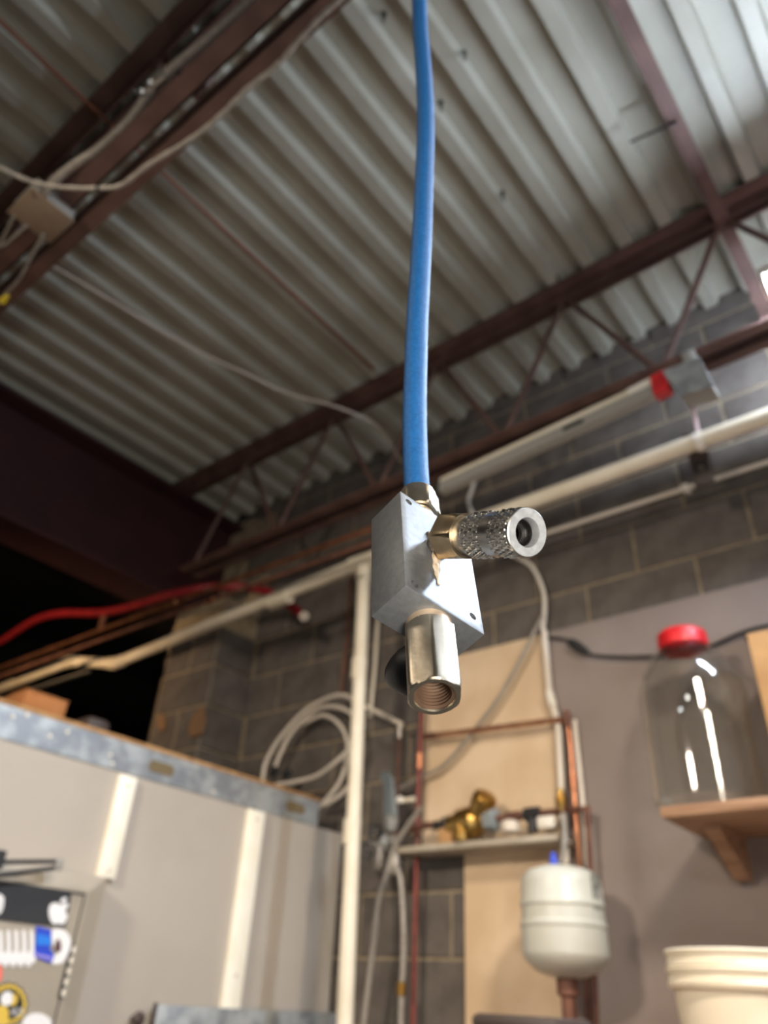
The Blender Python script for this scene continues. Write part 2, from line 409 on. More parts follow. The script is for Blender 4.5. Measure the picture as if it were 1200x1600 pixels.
# ------------------------------------------------------------------ lamp by the right edge (its end shows in the photograph)
tl = thing('tube_lamp', 'bright white tube lamp at the right edge hanging below the deck', 'lamp', (.4, 1.9, EYE+1.90))
obj('lamp_housing', box(B(), (-.125, 1.86, EYE+1.925), (1.05, 1.94, EYE+1.965), .006), M_white, tl)
for s, n in ((-1, 1), (1, 2)):
    obj('tube', tube(B(), [V((-.12, 1.9+s*.022, EYE+1.905)), V((1.04, 1.9+s*.022, EYE+1.905))], .013, 12), M_lamp, tl)
obj('end_cap', box(B(), (-.14, 1.862, EYE+1.888), (-.125, 1.938, EYE+1.962), .003), M_white, tl)
for xx in (.15, .8):
    obj('hanging_chain', tube(B(), [V((xx, 1.9, EYE+1.965)), V((xx, 1.9, RIB))], .003, 6), M_steel, tl)

# ------------------------------------------------------------------ pipes along the back wall
PY = 2.05
zp = at_y(820, 780, PY).z
tp = thing('plastic_pipe', 'cream plastic pipe running level along the back wall with a jog at left', 'pipe', (-1.85, PY, zp))
R_ = .0275
el = at_y(570, 877, PY)
obj('pipe_run', tube(B(), [V((.9, PY, at_y(1200, 650, PY).z)), V((el.x+.03, PY, el.z))], R_, 20), M_plastic, tp)
j1, j2 = at_y(180, 1037, PY), at_y(112, 1033, PY)
obj('pipe_run', tube(B(), [V((el.x-.03, PY, el.z)), j1], R_, 20), M_plastic, tp)
obj('pipe_run', tube(B(), [j1, j2], R_, 20), M_plastic, tp)
obj('pipe_run', tube(B(), [j2, at_y(-40, 1092, PY)], R_, 20), M_plastic, tp)
for p, a, b in ((j1, el, j2), (j2, j1, at_y(-40, 1092, PY))):
    d1 = (a-p).normalized()*.06; d2 = (b-p).normalized()*.06
    obj('elbow', tube(B(), fillet([p+d1, p, p+d2], .05), R_*1.2, 20), M_plastic, tp)
obj('tee', tube(B(), [el-V((.07, 0, 0)), el+V((.07, 0, 0))], R_*1.22, 20), M_plastic, tp)
c = at_y(437, 937, PY)
obj('coupling', tube(B(), [c-V((.06, 0, 0)), c+V((.06, 0, 0))], R_*1.2, 20), M_plastic, tp)
tsn = thing('plastic_standpipe', 'cream vertical plastic pipe dropping past the end of the grey partition', 'pipe', (el.x, PY, 1.2))
bot = at_y(536, 1660, PY)
obj('riser', tube(B(), [el-V((0, 0, .03)), bot], .0255, 20), M_plastic, tsn)
for py_ in (1045, 1300): 
    c = at_y(561-(py_-1045)*.045, py_, PY)
    obj('coupling', tube(B(), [c-V((0, 0, .04)), c+V((0, 0, .04))], .030, 20), M_plastic, tsn)
c = el-V((0, 0, .06)); obj('socket', tube(B(), [c-V((0, 0, .03)), c+V((0, 0, .03))], .031, 20), M_plastic, tsn)

tcl = thing('pipe_clamp', 'pale strap clamp with brown plate holding the cream pipe near the lamp', 'clamp', at_y(1095, 690, PY))
c = at_y(1094, 690, PY)
obj('strap_ring', lathe(B(), [(R_+.001, -.012), (R_+.005, -.012), (R_+.005, .012), (R_+.001, .012)], frame(c, (1, 0, 0)), 24, 'loop'), M_white, tcl)
obj('rod', tube(B(), [c+V((0, 0, .03)), c+V((0, .012, .19))], .006, 8), M_pink, tcl)
p0, p1 = at_y(1076, 712, 2.20), at_y(1118, 752, 2.20)
obj('hanger_plate', box(B(), (p0.x, 2.19, p1.z), (p1.x, 2.20, p0.z), .003), M_brown, tcl)
p2 = at_y(1096, 732, 2.19); obj('plate_screw', cyl(B(), p2, p2-V((0, .006, 0)), .008, 10), M_steel, tcl)
obj('plate_arm', box(B(), (p2.x-.012, PY+.03, p0.z-.006), (p2.x+.012, 2.192, p0.z+.002)), M_brown, tcl)

cy = 1.83
for lab, a, b in (('upper of two thin copper tubes running above the cream pipe at left', (-20, 1051), (640, 803)), ('lower of two thin copper tubes running above the cream pipe at left', (-20, 1064), (640, 826))):
    t = thing('copper_tube', lab, 'pipe', at_y(*a, cy), 'copper tubes along the cream pipe')
    p, q = at_y(*a, cy), at_y(*b, cy)
    obj('tube', tube(B(), [p, q], .0105, 12), M_copper if 'upper' in lab else M_copper_dull, t)
    for px_, py_ in (((82, 1010), (272, 940)) if 'upper' in lab else ((330, 938),)):
        k = min(1, max(0, (at_y(px_, py_, cy).x-p.x)/(q.x-p.x))); c = p.lerp(q, k)
        obj('coupling', lathe(B(), [(.0105, -.025), (.014, -.022), (.014, .022), (.0105, .025)], frame(c, q-p), 14), M_copper, t)
    cy += .0
rp = [(-60, 1030, 1.86), (0, 1003, 1.86), (30, 984, 1.86), (62, 966, 1.86), (100, 958, 1.86), (160, 957, 1.86), (215, 945, 1.86), (255, 932, 1.87), (300, 922, 1.92), (350, 916, 2.0), (410, 922, 2.10), (450, 944, 2.13), (474, 962, 2.14)]
trh = thing('red_hose', 'shiny red hose draped along the pipes in the dark at left', 'hose', at_y(160, 957, 2.06))
rpp = spline([at_y(a, b, y_) for a, b, y_ in rp])
obj('hose', tube(B(), rpp, .021, 14), M_redhose, trh)
obj('hose_end', lathe(B(), [(.021, -.002), (.023, 0), (.023, .012), (.012, .012)], frame(rpp[-1], rpp[-1]-rpp[-3]), 16), M_pale_pipe, trh, label='pale cut end of hose')
obj('hose_strap', box(B(), at_y(154, 985, 1.86)-V((.01, .004, 0)), at_y(166, 957, 1.86)+V((.01, .004, 0))), M_copper_dull, trh, label='copper hanger strap')
bm = tube(B(), [at_y(-10, 1097, 2.16), at_y(140, 1049, 2.16)], .012, 10)
tag(obj('grey_conduit', bm, M_grey_metal), 'short dark grey conduit below the cream pipe at far left', 'conduit')

# raceway, box and conduits near the lamp
RY = 1.925
tr_ = thing('cable_raceway', 'grey raceway with a red end patch fixed along the far joist', 'raceway', at_y(860, 690, RY))
a, b = at_y(690, 757, RY-.03), at_y(1022, 606, RY-.03)
def slab(name, p, q, dy, dz, m, parent, label=None):
    bm = B(); vs = [bm.verts.new(c+V((0, sy*dy/2, sz*dz/2))) for c in (p, q) for sy in (-1, 1) for sz in (-1, 1)]
    bmesh.ops.convex_hull(bm, input=vs); return obj(name, bm, m, parent, label, smooth=False)
slab('channel', a-V((0, 0, .020)), b-V((0, 0, .020)), .035, .042, M_grey_metal, tr_)
obj('top_pipe', tube(B(), [a+V((0, 0, .016)), b+V((-.03, 0, .024))], .012, 12), M_plastic, tr_)
obj('pipe_cap', tube(B(), [a.lerp(b, .9)+V((0, 0, .022)), b+V((.0, 0, .026))], .017, 12), M_white, tr_)
c = a.lerp(b, 1.0); slab('red_cap', c+V((0, 0, -.005)), c+(b-a).normalized()*.05+V((0, 0, -.003)), .046, .075, M_red, tr_, 'red end patch')
c = a.lerp(b, .62)-V((0, .019, .018)); slab('tab', c, c+(b-a)*.09, .004, .014, M_black, tr_, 'dark tab')
te = thing('electrical_box', 'square pale grey electrical box under the far joist beside the red-ended raceway', 'electrical box', at_y(1075, 590, RY))
qd = [at_y(u, v, RY-.06) for u, v in ((1037, 581), (1092, 560), (1113, 602), (1063, 617))]
bm = prism(B(), [(v.x, v.z) for v in qd], MX(((1, 0, 0, 0), (0, 0, 1, RY-.055), (0, 1, 0, 0), (0, 0, 0, 1))), .069); obj('box_body', bm, M_grey_metal, te, smooth=False)
cq = sum(qd, V())/4
obj('hanger_tab', box(B(), (cq.x-.02, RY+.008, cq.z), (cq.x+.02, RY+.03, EYE+1.827), .001), M_grey_metal, te)
bm = prism(B(), [(cq.x+(v.x-cq.x)*1.06, cq.z+(v.z-cq.z)*1.06) for v in qd], MX(((1, 0, 0, 0), (0, 0, 1, RY-.063), (0, 1, 0, 0), (0, 0, 0, 1))), .008); obj('cover', bm, M_galv, te, smooth=False)
p, q = at_y(845, 836, 2.385), at_y(1200, 722, 2.385)
tw = thing('thin_conduit', 'thin pale conduit fixed level to the block wall below the cream pipe', 'conduit', p)
obj('pipe', tube(B(), [p, q+(q-p)*.5], .009, 10), M_pale_pipe, tw)
c = at_y(1072, 764, 2.385); obj('clip', box(B(), c-V((.012, .016, .014)), c+V((.012, .02, .014)), .003), M_white, tw)

# ------------------------------------------------------------------ boards on the back wall
bt0 = at_y(664, 1109, 2.392); cut = at_y(725, 1318, 2.392); bt1 = at_y(868, 985, 2.392)
zt_ = at_y(800, 1003, 2.392).z; zlo = EYE-.35
poly = [(bt0.x, cut.z), (cut.x, cut.z), (cut.x, zlo), (-1.2, zlo), (-1.2, zt_), (bt0.x, zt_)]
bm = prism(B(), poly, MX(((1, 0, 0, 0), (0, 0, 1, 2.393), (0, 1, 0, 0), (0, 0, 0, 1))), WY-2.393)
tag(obj('backer_board', bm, M_tan, smooth=False), 'tan backer board with a notched corner behind the brass valve', 'board')
bm = box(B(), (-1.2, 2.388, zlo), (.8, WY, at_y(1000, 952, 2.388).z), .002)
tag(obj('wall_board', bm, M_drywall, smooth=False), 'large grey-mauve wall board behind the jar and shelf', 'board')

# ------------------------------------------------------------------ partition
XP = -2.15
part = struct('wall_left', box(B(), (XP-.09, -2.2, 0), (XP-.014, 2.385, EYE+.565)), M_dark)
ZT, ZB = EYE+.656, EYE+.566
for a, b in ((-2.2, -.78), (-.78, .285), (.285, 1.352), (1.352, 1.895), (1.895, 2.235)):
    obj('wall_panel', box(B(), (XP-.014, a+.002, 0), (XP, b-.002, ZB+.01), .001), M_panel, part, smooth=False)
obj('wall_panel', box(B(), (XP-.03, 2.236, 0), (XP-.004, 2.385, ZB-.0), .001), M_panel, part, smooth=False)
bm = B(); box(bm, (XP-.06, -2.2, ZB), (XP+.004, 2.232, ZT))
def holes(bm, ys): pass
trk = obj('metal_track', bm, M_galv, part, smooth=False, label='galvanised steel top track')
for a in (1.433, 2.054, .81, .19):
    w = .10
    bm = B(); n = 10; pl = []
    for k in range(24):
        an = 2*pi*k/24; pl.append((a+w/2+(w/2-.016)*(1 if cos(an) > 0 else -1)+.016*cos(an), ZB+.043+.018*sin(an)))
    prism(bm, pl, MX(((0, 0, 1, XP+.0035), (1, 0, 0, 0), (0, 1, 0, 0), (0, 0, 0, 1))), .002)
    o = obj('slot', bm, mat('slot_shadow_board', (112, 98, 72), .9) if a == 1.433 else bpy.data.materials['slot_shadow_board'], trk, smooth=False)
for (sx, sy) in ((42, 1117), (78, 1150), (105, 1144), (172, 1180), (175, 1193), (333, 1237), (20, 1120)):
    p = at_x(sx, sy, XP+.004)
    obj('rivet', lathe(B(), [(.006, 0), (.005, .003), (.001, .004)], frame(p, (1, 0, 0)), 10), M_white, trk)
obj('top_board', box(B(), (XP-.09, -2.2, ZT), (XP+.006, 2.232, ZT+.012)), M_ply, part, smooth=False, label='plywood edge on top of track')
def batten(y0, y1, z0, z1):
    o = obj('batten', box(B(), (XP, y0, z0), (XP+.018, y1, z1), .002), M_batten, part)
    n = 0; z = z1-.03
    while z > z0+.01:
        if n % 2 == 0 or z-.26 < z0: obj('screw', lathe(B(), [(.007, 0), (.006, .002), (.002, .0025)], frame((XP+.018, (y0+y1)/2, z), (1, 0, 0)), 12), M_pale_pipe, o)
        z -= .235; n += 1
batten(1.337, 1.395, EYE+.270, EYE+.557)
batten(1.872, 1.945, EYE-.30, EYE+.560)
batten(.26, .32, EYE-.1, EYE+.557)
roof_ = struct('trim_2', box(B(), (-5.2, -2.2, ZT-.06), (XP-.09, 2.15, ZT)), M_ply)      # plywood lid of the enclosure behind the partition
X_ = XP-.22; ya_, yb_ = at_x(35, 1100, X_).y, at_x(106, 1100, X_).y; zt_b = at_x(70, 1086, X_).z
tcb = thing('cardboard_box', 'small cardboard box in orange-lit colour lying on top of the partition at left', 'box', (X_-.1, (ya_+yb_)/2, ZT))
obj('carton', box(B(), (X_-.2, ya_, ZT), (X_, yb_, zt_b), .003), M_orange_lit, tcb)
obj('flap', box(B(), (X_-.1, ya_-.002, zt_b), (X_+.002, yb_+.002, zt_b+.004), .001), M_orange_lit, tcb)
y3_, y4_ = at_x(92, 1115, XP-.15).y, at_x(146, 1130, XP-.15).y
tag(obj('dark_block', box(B(), (XP-.2, yb_+.02, ZT), (XP-.1, y4_+.04, at_x(118, 1116, XP-.15).z), .02), M_brown), 'low dark brown block beside the cardboard box on the partition', 'block')
for lab, pp, rr in (('longer orange-tan patch of foam stuck on the block pier', [(318, 1103), (322, 1125), (316, 1147), (300, 1154), (296, 1140), (304, 1118)], .0),
                    ('smaller orange-tan patch of foam on the left of the block pier', [(252, 1114), (260, 1120), (260, 1138), (253, 1144), (246, 1132)], .0)):
    c = [at_y(a, b, 2.160) for a, b in pp]
    bm = prism(B(), [(v.x, v.z) for v in c], MX(((1, 0, 0, 0), (0, 0, 1, 2.150), (0, 1, 0, 0), (0, 0, 0, 1))), .014)
    tag(obj('foam_patch', bm, mat('aged_foam', (128, 98, 70), .9)), lab, 'patch', 'foam patches on the pier')

# ------------------------------------------------------------------ hose coil behind the standpipe
tcoil = thing('hose_coil', 'coil of pale hose hanging on the block wall behind the standpipe', 'hose', at_y(470, 1215, 2.3))
HY = 2.30
def loop(cx, cz, rx, rz, a0, a1, y, tilt=.35, n=40):
    out = []
    for k in range(n+1):
        a = a0+(a1-a0)*k/n; x_, z_ = rx*cos(a), rz*sin(a)
        out.append(at_y(cx+x_*cos(tilt)-z_*sin(tilt)*-1, cz-(z_*cos(tilt)+x_*sin(tilt)*1), y+.012*sin(3*a)))
    return out
obj('coil_loop', tube(B(), spline([at_y(a, b, HY) for a, b in ((410, 1222), (416, 1190), (440, 1150), (480, 1108), (530, 1086), (566, 1102), (600, 1118), (628, 1132))]), .0085, 10), M_pale_pipe, tcoil)
obj('coil_loop', tube(B(), spline([at_y(a, b, HY+.02) for a, b in ((428, 1205), (438, 1178), (458, 1142), (500, 1106), (545, 1112), (562, 1150), (556, 1200), (540, 1235), (508, 1258))]), .0085, 10), M_pale_pipe, tcoil)
obj('coil_loop', tube(B(), spline([at_y(a, b, HY+.04) for a, b in ((470, 1132), (505, 1118), (530, 1132), (543, 1160), (541, 1190), (532, 1220), (510, 1250), (498, 1262))]), .0085, 10), M_pale_pipe, tcoil)
obj('coil_loop', tube(B(), spline([at_y(a, b, HY-.02) for a, b in ((432, 1226), (460, 1222), (495, 1212), (530, 1186), (556, 1160))]), .0085, 10), M_pale_pipe, tcoil)
for a, b in ((428, 1206), (448, 1209)):
    c = at_y(a, b, HY-.01)
    obj('cable_tie', lathe(B(), [(.010, -.02), (.018, -.014), (.02, .014), (.010, .02)], frame(c, (1, 0, .4)), 8), M_rubber, tcoil, label='black tie')

# ------------------------------------------------------------------ plumbing
def pipe_thing(name, label, pts, y, r, m, cat='pipe', group=None, rad=.03, fits=()):
    ys = y if isinstance(y, (list, tuple)) else [y]*len(pts)
    P3 = [at_y(a, b, yy) for (a, b), yy in zip(pts, ys)]
    t = thing(name, label, cat, P3[-1], group)
    obj('pipe', tube(B(), fillet(P3, rad), r, 12), m, t)
    for (a, b, yy, m2) in fits:
        c = at_y(a, b, yy); d = min(((q-p) for p, q in zip(P3, P3[1:])), key=lambda s_: 0) if False else None
        best = min(zip(P3, P3[1:]), key=lambda s_: ((s_[0]+(s_[1]-s_[0])*max(0, min(1, (c-s_[0]).dot(s_[1]-s_[0])/(s_[1]-s_[0]).length_squared)))-c).length)
        dd = (best[1]-best[0]); k = max(0, min(1, (c-best[0]).dot(dd)/dd.length_squared)); c = best[0]+dd*k
        obj('coupling', lathe(B(), [(r, -.03), (r*1.35, -.027), (r*1.35, .027), (r, .03)], frame(c, dd), 14), m2, t)
    return t
pipe_thing('red_pipe', 'straight red-brown riser pipe left of the tan board', [(660, 1085), (657, 1150), (652, 1290), (644, 1640)], 2.34, .0095, mat('red_brown_pipe', (128, 62, 54), .5, .2, (110, 54, 46), 20), fits=((653, 1190, 2.34, M_copper), (650, 1320, 2.34, M_copper_dull)))
pipe_thing('copper_loop', 'dull copper pipe crossing the tan board then turning down at the right', [(664, 1151), (770, 1138), (886, 1123), (893, 1180), (899, 1262), (906, 1362)], 2.345, .0095, M_copper, fits=((886, 1124, 2.345, M_copper_dull), (896, 1220, 2.345, M_copper), (672, 1150, 2.345, M_copper_dull)))
pipe_thing('pale_riser', 'pale plastic riser pipe beside the copper pipe above the tank', [(850, 985), (859, 1085), (872, 1130), (881, 1300), (884, 1350)], 2.36, .0115, M_pale_pipe, fits=((861, 1092, 2.36, M_white),))
pipe_thing('pale_drop', 'pale narrow drop pipe between the two copper pipes by the tank', [(897, 1125), (911, 1262), (917, 1355)], 2.37, .009, M_pale_pipe)
pipe_thing('brown_pipe', 'brown pipe turning down at the right end of the valve line', [(880, 1266), (917, 1262), (922, 1350), (933, 1640)], 2.33, .0085, M_copper_dull, fits=((917, 1275, 2.33, M_copper_dull),))
pipe_thing('copper_drop', 'lower copper pipe dropping below the grey tank', [(906, 1362), (916, 1520), (922, 1640)], 2.345, .0095, M_copper_dull)
pipe_thing('thin_brown_pipe', 'thin brown pipe left of the red-brown riser', [(624, 1132), (621, 1220), (617, 1340)], 2.35, .0065, M_copper_dull, fits=((624, 1142, 2.35, M_steel),))
pipe_thing('thin_beige_pipe', 'thin beige pipe on the blocks just right of the standpipe', [(591, 960), (586, 1040), (578, 1120)], 2.385, .008, M_plastic)
pipe_thing('left_copper_riser', 'faint copper riser on the blocks just left of the standpipe', [(548, 900), (543, 1000), (533, 1085)], 2.385, .008, M_copper_dull)

tv = thing('brass_valve', 'brass mixing valve on the dark pipe in front of the tan board', 'valve', at_y(740, 1285, 2.3))
VY = 2.30
a, b = at_y(702, 1291, VY), at_y(774, 1279, VY); d = (b-a).normalized(); L_ = (b-a).length
obj('valve_body', lathe(B(), [(.020, 0), (.034, .004), (.036, .03), (.046, .05), (.052, .08), (.050, .11), (.038, .125), (.036, L_-.02), (.030, L_-.004), (.02, L_)], frame(a, d), 20), M_brass, tv)
c = at_y(744, 1283, VY); e = at_y(758, 1246, VY-.03)
obj('valve_head', lathe(B(), [(.030, 0), (.031, .04), (.040, .045), (.042, .09), (.036, .10), (.03, .102)], frame(c, (e-c)), 18), M_brass, tv)
c = at_y(722, 1287, VY); obj('hex_nut', lathe(B(), [(.04, -.014), (.046, -.014, .046), (.046, .014, .046), (.04, .014)], frame(c, d), 24), M_brass, tv)
c = at_y(768, 1280, VY); obj('union', lathe(B(), [(.03, -.02), (.042, -.016, .042), (.042, .016, .042), (.03, .02)], frame(c, d), 24), M_greyblue, tv, label='grey-blue union nut')
c = at_y(722, 1300, VY-.02); obj('lower_port', lathe(B(), [(.026, -.03), (.03, 0), (.03, .02)], frame(c, (0, 0, 1)), 16), M_brass, tv)
pipe_thing('valve_line', 'dark pipe feeding the brass valve from the left', [(632, 1298), (668, 1289), (704, 1291)], VY, .012, M_copper_dull, fits=((690, 1290, VY, M_black),))
tn = thing('valve_outlet_line', 'dark pipe with black fittings between the brass valve and the brown pipe', 'pipe', at_y(830, 1274, VY))
p, q = at_y(776, 1279, VY), at_y(884, 1266, VY)
obj('pipe', tube(B(), [p, q], .010, 12), M_copper_dull, tn)
for k, rr in ((.25, .016), (.53, .022)):
    c = p.lerp(q, k); obj('fitting', lathe(B(), [(.01, -.03), (rr, -.026), (rr, .026), (.01, .03)], frame(c, q-p), 14), M_black if k > .3 else M_copper_dull, tn)
c = p.lerp(q, .53); obj('tee_leg', tube(B(), [c, c-V((0, 0, .055))], .018, 12), M_black, tn)
c = at_y(697, 1297, VY); tag(obj('black_tee', lathe(B(), [(.012, .04), (.02, .035), (.02, -.03), (.016, -.04)], frame(c, (0, 0, 1)), 14), M_black), 'black pipe tee just left of the brass valve', 'fitting')
tg = thing('brass_nipple', 'small brass nipple standing on the valve line above the tank', 'fitting', at_y(878, 1262, VY))
c = at_y(878, 1268, VY); obj('stem', lathe(B(), [(.012, 0), (.014, .01), (.018, .02, .02), (.018, .045, .02), (.012, .05), (.012, .065), (.006, .07)], frame(c, (0, 0, 1)), 18), M_brass, tg)
tf = thing('braided_hose', 'short grey braided hose from the valve line to the tank top', 'hose', at_y(882, 1335, 2.28))
obj('braid', tube(B(), spline([at_y(880, 1272, 2.29), at_y(882, 1300, 2.27), at_y(880, 1330, 2.24), at_y(876, 1350, 2.2)]), .0095, 12, lambda t: .0095+.0008*sin(t*300)), M_cable, tf)
c = at_y(879, 1281, 2.29); obj('ferrule', lathe(B(), [(.012, -.014), (.014, -.01), (.014, .01), (.012, .014)], frame(c, (0, 0, 1)), 14), M_steel, tf)
tag(obj('white_clip', box(B(), at_y(841, 1296, 2.28)-V((0, .01, 0)), at_y(866, 1274, 2.28)+V((0, .01, 0)), .006), M_white), 'white plastic clip under the valve line right of the black tee', 'clip')
tag(obj('white_fitting', lathe(B(), [(.02, -.02), (.032, -.015), (.034, .012), (.02, .02)], frame(at_y(798, 1292, 2.3), (0, 0, 1)), 16), M_pale_pipe), 'grey-white plastic fitting under the line right of the brass valve', 'fitting')
# ledge under the valve
c0, c1 = at_y(612, 1318, 2.26), at_y(868, 1301, 2.26)
tag(obj('ledge', box(B(), (c0.x, 2.27, c1.z-.020), (c1.x, 2.392, c1.z), .003), mat('grey_ledge', (176, 166, 150), .7, 0, (160, 150, 134), 8)), 'narrow grey ledge on the wall under the brass valve', 'ledge')
p = at_y(688, 1305, 2.25)
tag(obj('tan_block', box(B(), (p.x-.028, 2.275, c1.z), (p.x+.028, 2.33, c1.z+.05), .003), M_card), 'small tan block sitting on the ledge left of the valve', 'block')

# lever valve and cluster at left
tlv = thing('lever_valve', 'valve with tall grey-blue lever beside the red-brown riser', 'valve', at_y(610, 1280, 2.3))
h = [at_y(a, b, 2.29) for a, b in ((597, 1208), (606, 1206), (613, 1216), (616, 1240), (620, 1275), (600, 1277), (601, 1245), (600, 1222), (595, 1216))]
bm = prism(B(), [(v.x, v.z) for v in h], MX(((1, 0, 0, 0), (0, 0, 1, 2.285), (0, 1, 0, 0), (0, 0, 0, 1))), .012); obj('lever', bm, M_greyblue, tlv)
c = at_y(610, 1283, 2.31); obj('valve_body', lathe(B(), [(.015, -.04), (.022, -.035), (.03, -.01), (.03, .012), (.02, .03), (.012, .04)], frame(c, (0, 0, 1)), 16), M_grey_metal, tlv)
c = at_y(625, 1250, 2.30); obj('knob', lathe(B(), [(.004, -.012), (.012, -.010), (.014, 0), (.010, .010), (.003, .012)], frame(c, (1, -.5, 0)), 14), M_white, tlv, label='white knob')
c = at_y(637, 1250, 2.31); obj('stub', tube(B(), [c-V((.03, 0, 0)), c+V((.03, 0, 0))], .009, 10), M_plastic, tlv)
thb = thing('hose_tap', 'dark grey hose tap with round handwheels above the two white hoses', 'tap', at_y(600, 1330, 2.3))
c = at_y(598, 1318, 2.3)
obj('tap_body', lathe(B(), [(.012, -.06), (.02, -.055), (.022, -.02), (.03, -.01), (.03, .02), (.018, .03), (.016, .06)], frame(c, (1, 0, .15)), 16), M_grey_metal, thb)
for (a, b) in ((592, 1345), (617, 1352)):
    c = at_y(a, b, 2.28)
    obj('outlet', lathe(B(), [(.012, .05), (.016, .03), (.02, .01, .022), (.02, -.02, .022), (.014, -.03)], frame(c, (0, 0, 1)), 18), M_cable, thb)
for (a, b) in ((572, 1330), (585, 1300)):
    c = at_y(a, b, 2.26)
    bm = B(); R1 = .026
    tube(bm, [frame(c, (.6, -1, .1)) @ V((R1*cos(2*pi*k/20), R1*sin(2*pi*k/20), 0)) for k in range(21)], .005, 8)
    for k in range(3): tube(bm, [c, frame(c, (.6, -1, .1)) @ V((R1*cos(2*pi*k/3), R1*sin(2*pi*k/3), 0))], .004, 6)
    obj('handwheel', bm, M_black, thb)
    obj('stem', tube(B(), [c, c+V((-.01, .04, 0)) if a < 580 else c+V((.02, .04, -.02))], .006, 8), M_grey_metal, thb)
pw = [(658, 1262), (637, 1291), (616, 1325), (604, 1366), (592, 1403), (583, 1480), (570, 1586), (564, 1640)]
tag(obj('white_hose', tube(B(), spline([at_y(a, b, 2.26) for a, b in pw]), .009, 10), M_cable), 'left one of two white hoses hanging in front of the bare blocks', 'hose', 'white hoses below the tap')
th2 = thing('white_hose', 'right one of two white hoses, with a coupling near its lower end', 'hose', at_y(627, 1600, 2.27), 'white hoses below the tap')
obj('hose', tube(B(), spline([at_y(a, b, 2.27) for a, b in ((619, 1352), (626, 1376), (630, 1440), (630, 1500), (627, 1560), (626, 1640))]), .009, 10), M_cable, th2)
obj('coupling', lathe(B(), [(.010, -.02), (.014, -.016), (.014, .016), (.010, .02)], frame(at_y(627, 1545, 2.27), (0, 0, 1)), 14), M_brass, th2)

# cables near the middle
bm = tube(B(), spline([at_y(a, b, 2.37) for a, b in ((756, 738), (744, 748), (737, 766), (733, 790), (760, 835), (800, 866), (830, 884), (848, 920), (851, 952), (848, 985))]), .008, 10)
tag(obj('white_cable', bm, M_white), 'white cable curling down the wall behind the quick coupler', 'cable')
bm = tube(B(), spline([at_y(a, b, 2.355) for a, b in ((848, 962), (836, 985), (816, 1026), (780, 1090), (754, 1125), (727, 1160), (692, 1197), (661, 1213), (622, 1234), (606, 1252))]), .0075, 10)
tag(obj('slack_cable', bm, M_cable), 'grey slack cable crossing diagonally in front of the tan board', 'cable')
tk = thing('power_cord', 'black power cord with a thick plug sagging along the wall to the jar', 'cord', at_y(905, 1010, 2.36))
obj('cord', tube(B(), spline([at_y(a, b, 2.37) for a, b in ((850, 996), (872, 997), (892, 1003), (918, 1021), (958, 1026), (1030, 1025), (1075, 1020), (1112, 1009), (1150, 992), (1180, 982), (1215, 975))]), .0055, 10), M_rubber, tk)
obj('plug', lathe(B(), [(.008, -.045), (.016, -.03), (.019, 0), (.014, .04), (.006, .055)], frame(at_y(902, 1010, 2.365), at_y(920, 1022, 2.365)-at_y(890, 1003, 2.365)), 14), M_rubber, tk)

# ------------------------------------------------------------------ tank
TY = 2.19
cT = at_y(880, 1440, TY); Rt = .118
ztop = at_y(876, 1352, TY).z; zbot = at_y(885, 1531, TY).z; Ht = ztop-zbot
tt = thing('expansion_tank', 'grey-white round expansion tank hanging in front of the tan board', 'tank', (cT.x, TY, zbot))
pr = [(0.003, 0), (.05, .006), (.085, .02), (.108, .04), (.117, .055), (Rt, .06), (Rt, .120), (Rt+.003, .124), (Rt+.003, .132), (Rt-.002, .138), (Rt-.003, .172), (Rt+.001, .176), (Rt+.001, .184), (Rt-.003, .19), (Rt-.004, Ht-.05), (.108, Ht-.032), (.09, Ht-.016), (.05, Ht-.004), (.003, Ht)]
obj('tank_shell', lathe(B(), pr, MX.Translation((cT.x, TY, zbot)), 48), M_tank, tt)
c = at_y(871, 1352, TY); obj('air_cap', lathe(B(), [(.012, -.004), (.012, .012), (.009, .022), (.007, .036), (.003, .038)], MX.Translation((cT.x-.012, TY-.01, ztop-.003)), 14), M_blue, tt, label='blue valve cap')
obj('bottom_nipple', lathe(B(), [(.03, .01), (.03, -.035), (.02, -.04), (.02, -.30)], MX.Translation((cT.x, TY, zbot)), 16), M_copper_dull, tt)
# vertical print at its right side
a0 = math.atan2(-.35, 1)
bm = B()
for k, (zz, hh, ww) in enumerate(((.9, .012, .30), (.86, .010, .26), (.82, .010, .30), (.79, .006, .2), (.74, .026, .24), (.67, .026, .24), (.60, .026, .24), (.53, .022, .24))):
    z = zbot+Ht*zz*.96
    for s in range(3 if k > 3 else 5):
        n_ = 3 if k > 3 else 5
        a1 = -.28+ww*s/n_*1.6; a2 = a1+ww/n_*.8
        vs = [bm.verts.new((cT.x+(Rt-.0028)*cos(a_), TY+(Rt-.0028)*sin(a_), zz_)) for a_, zz_ in ((a1, z), (a2, z), (a2, z+hh), (a1, z+hh))]
        bm.faces.new(vs)
o = obj('printed_label', bm, M_grey_ink, tt, smooth=False)

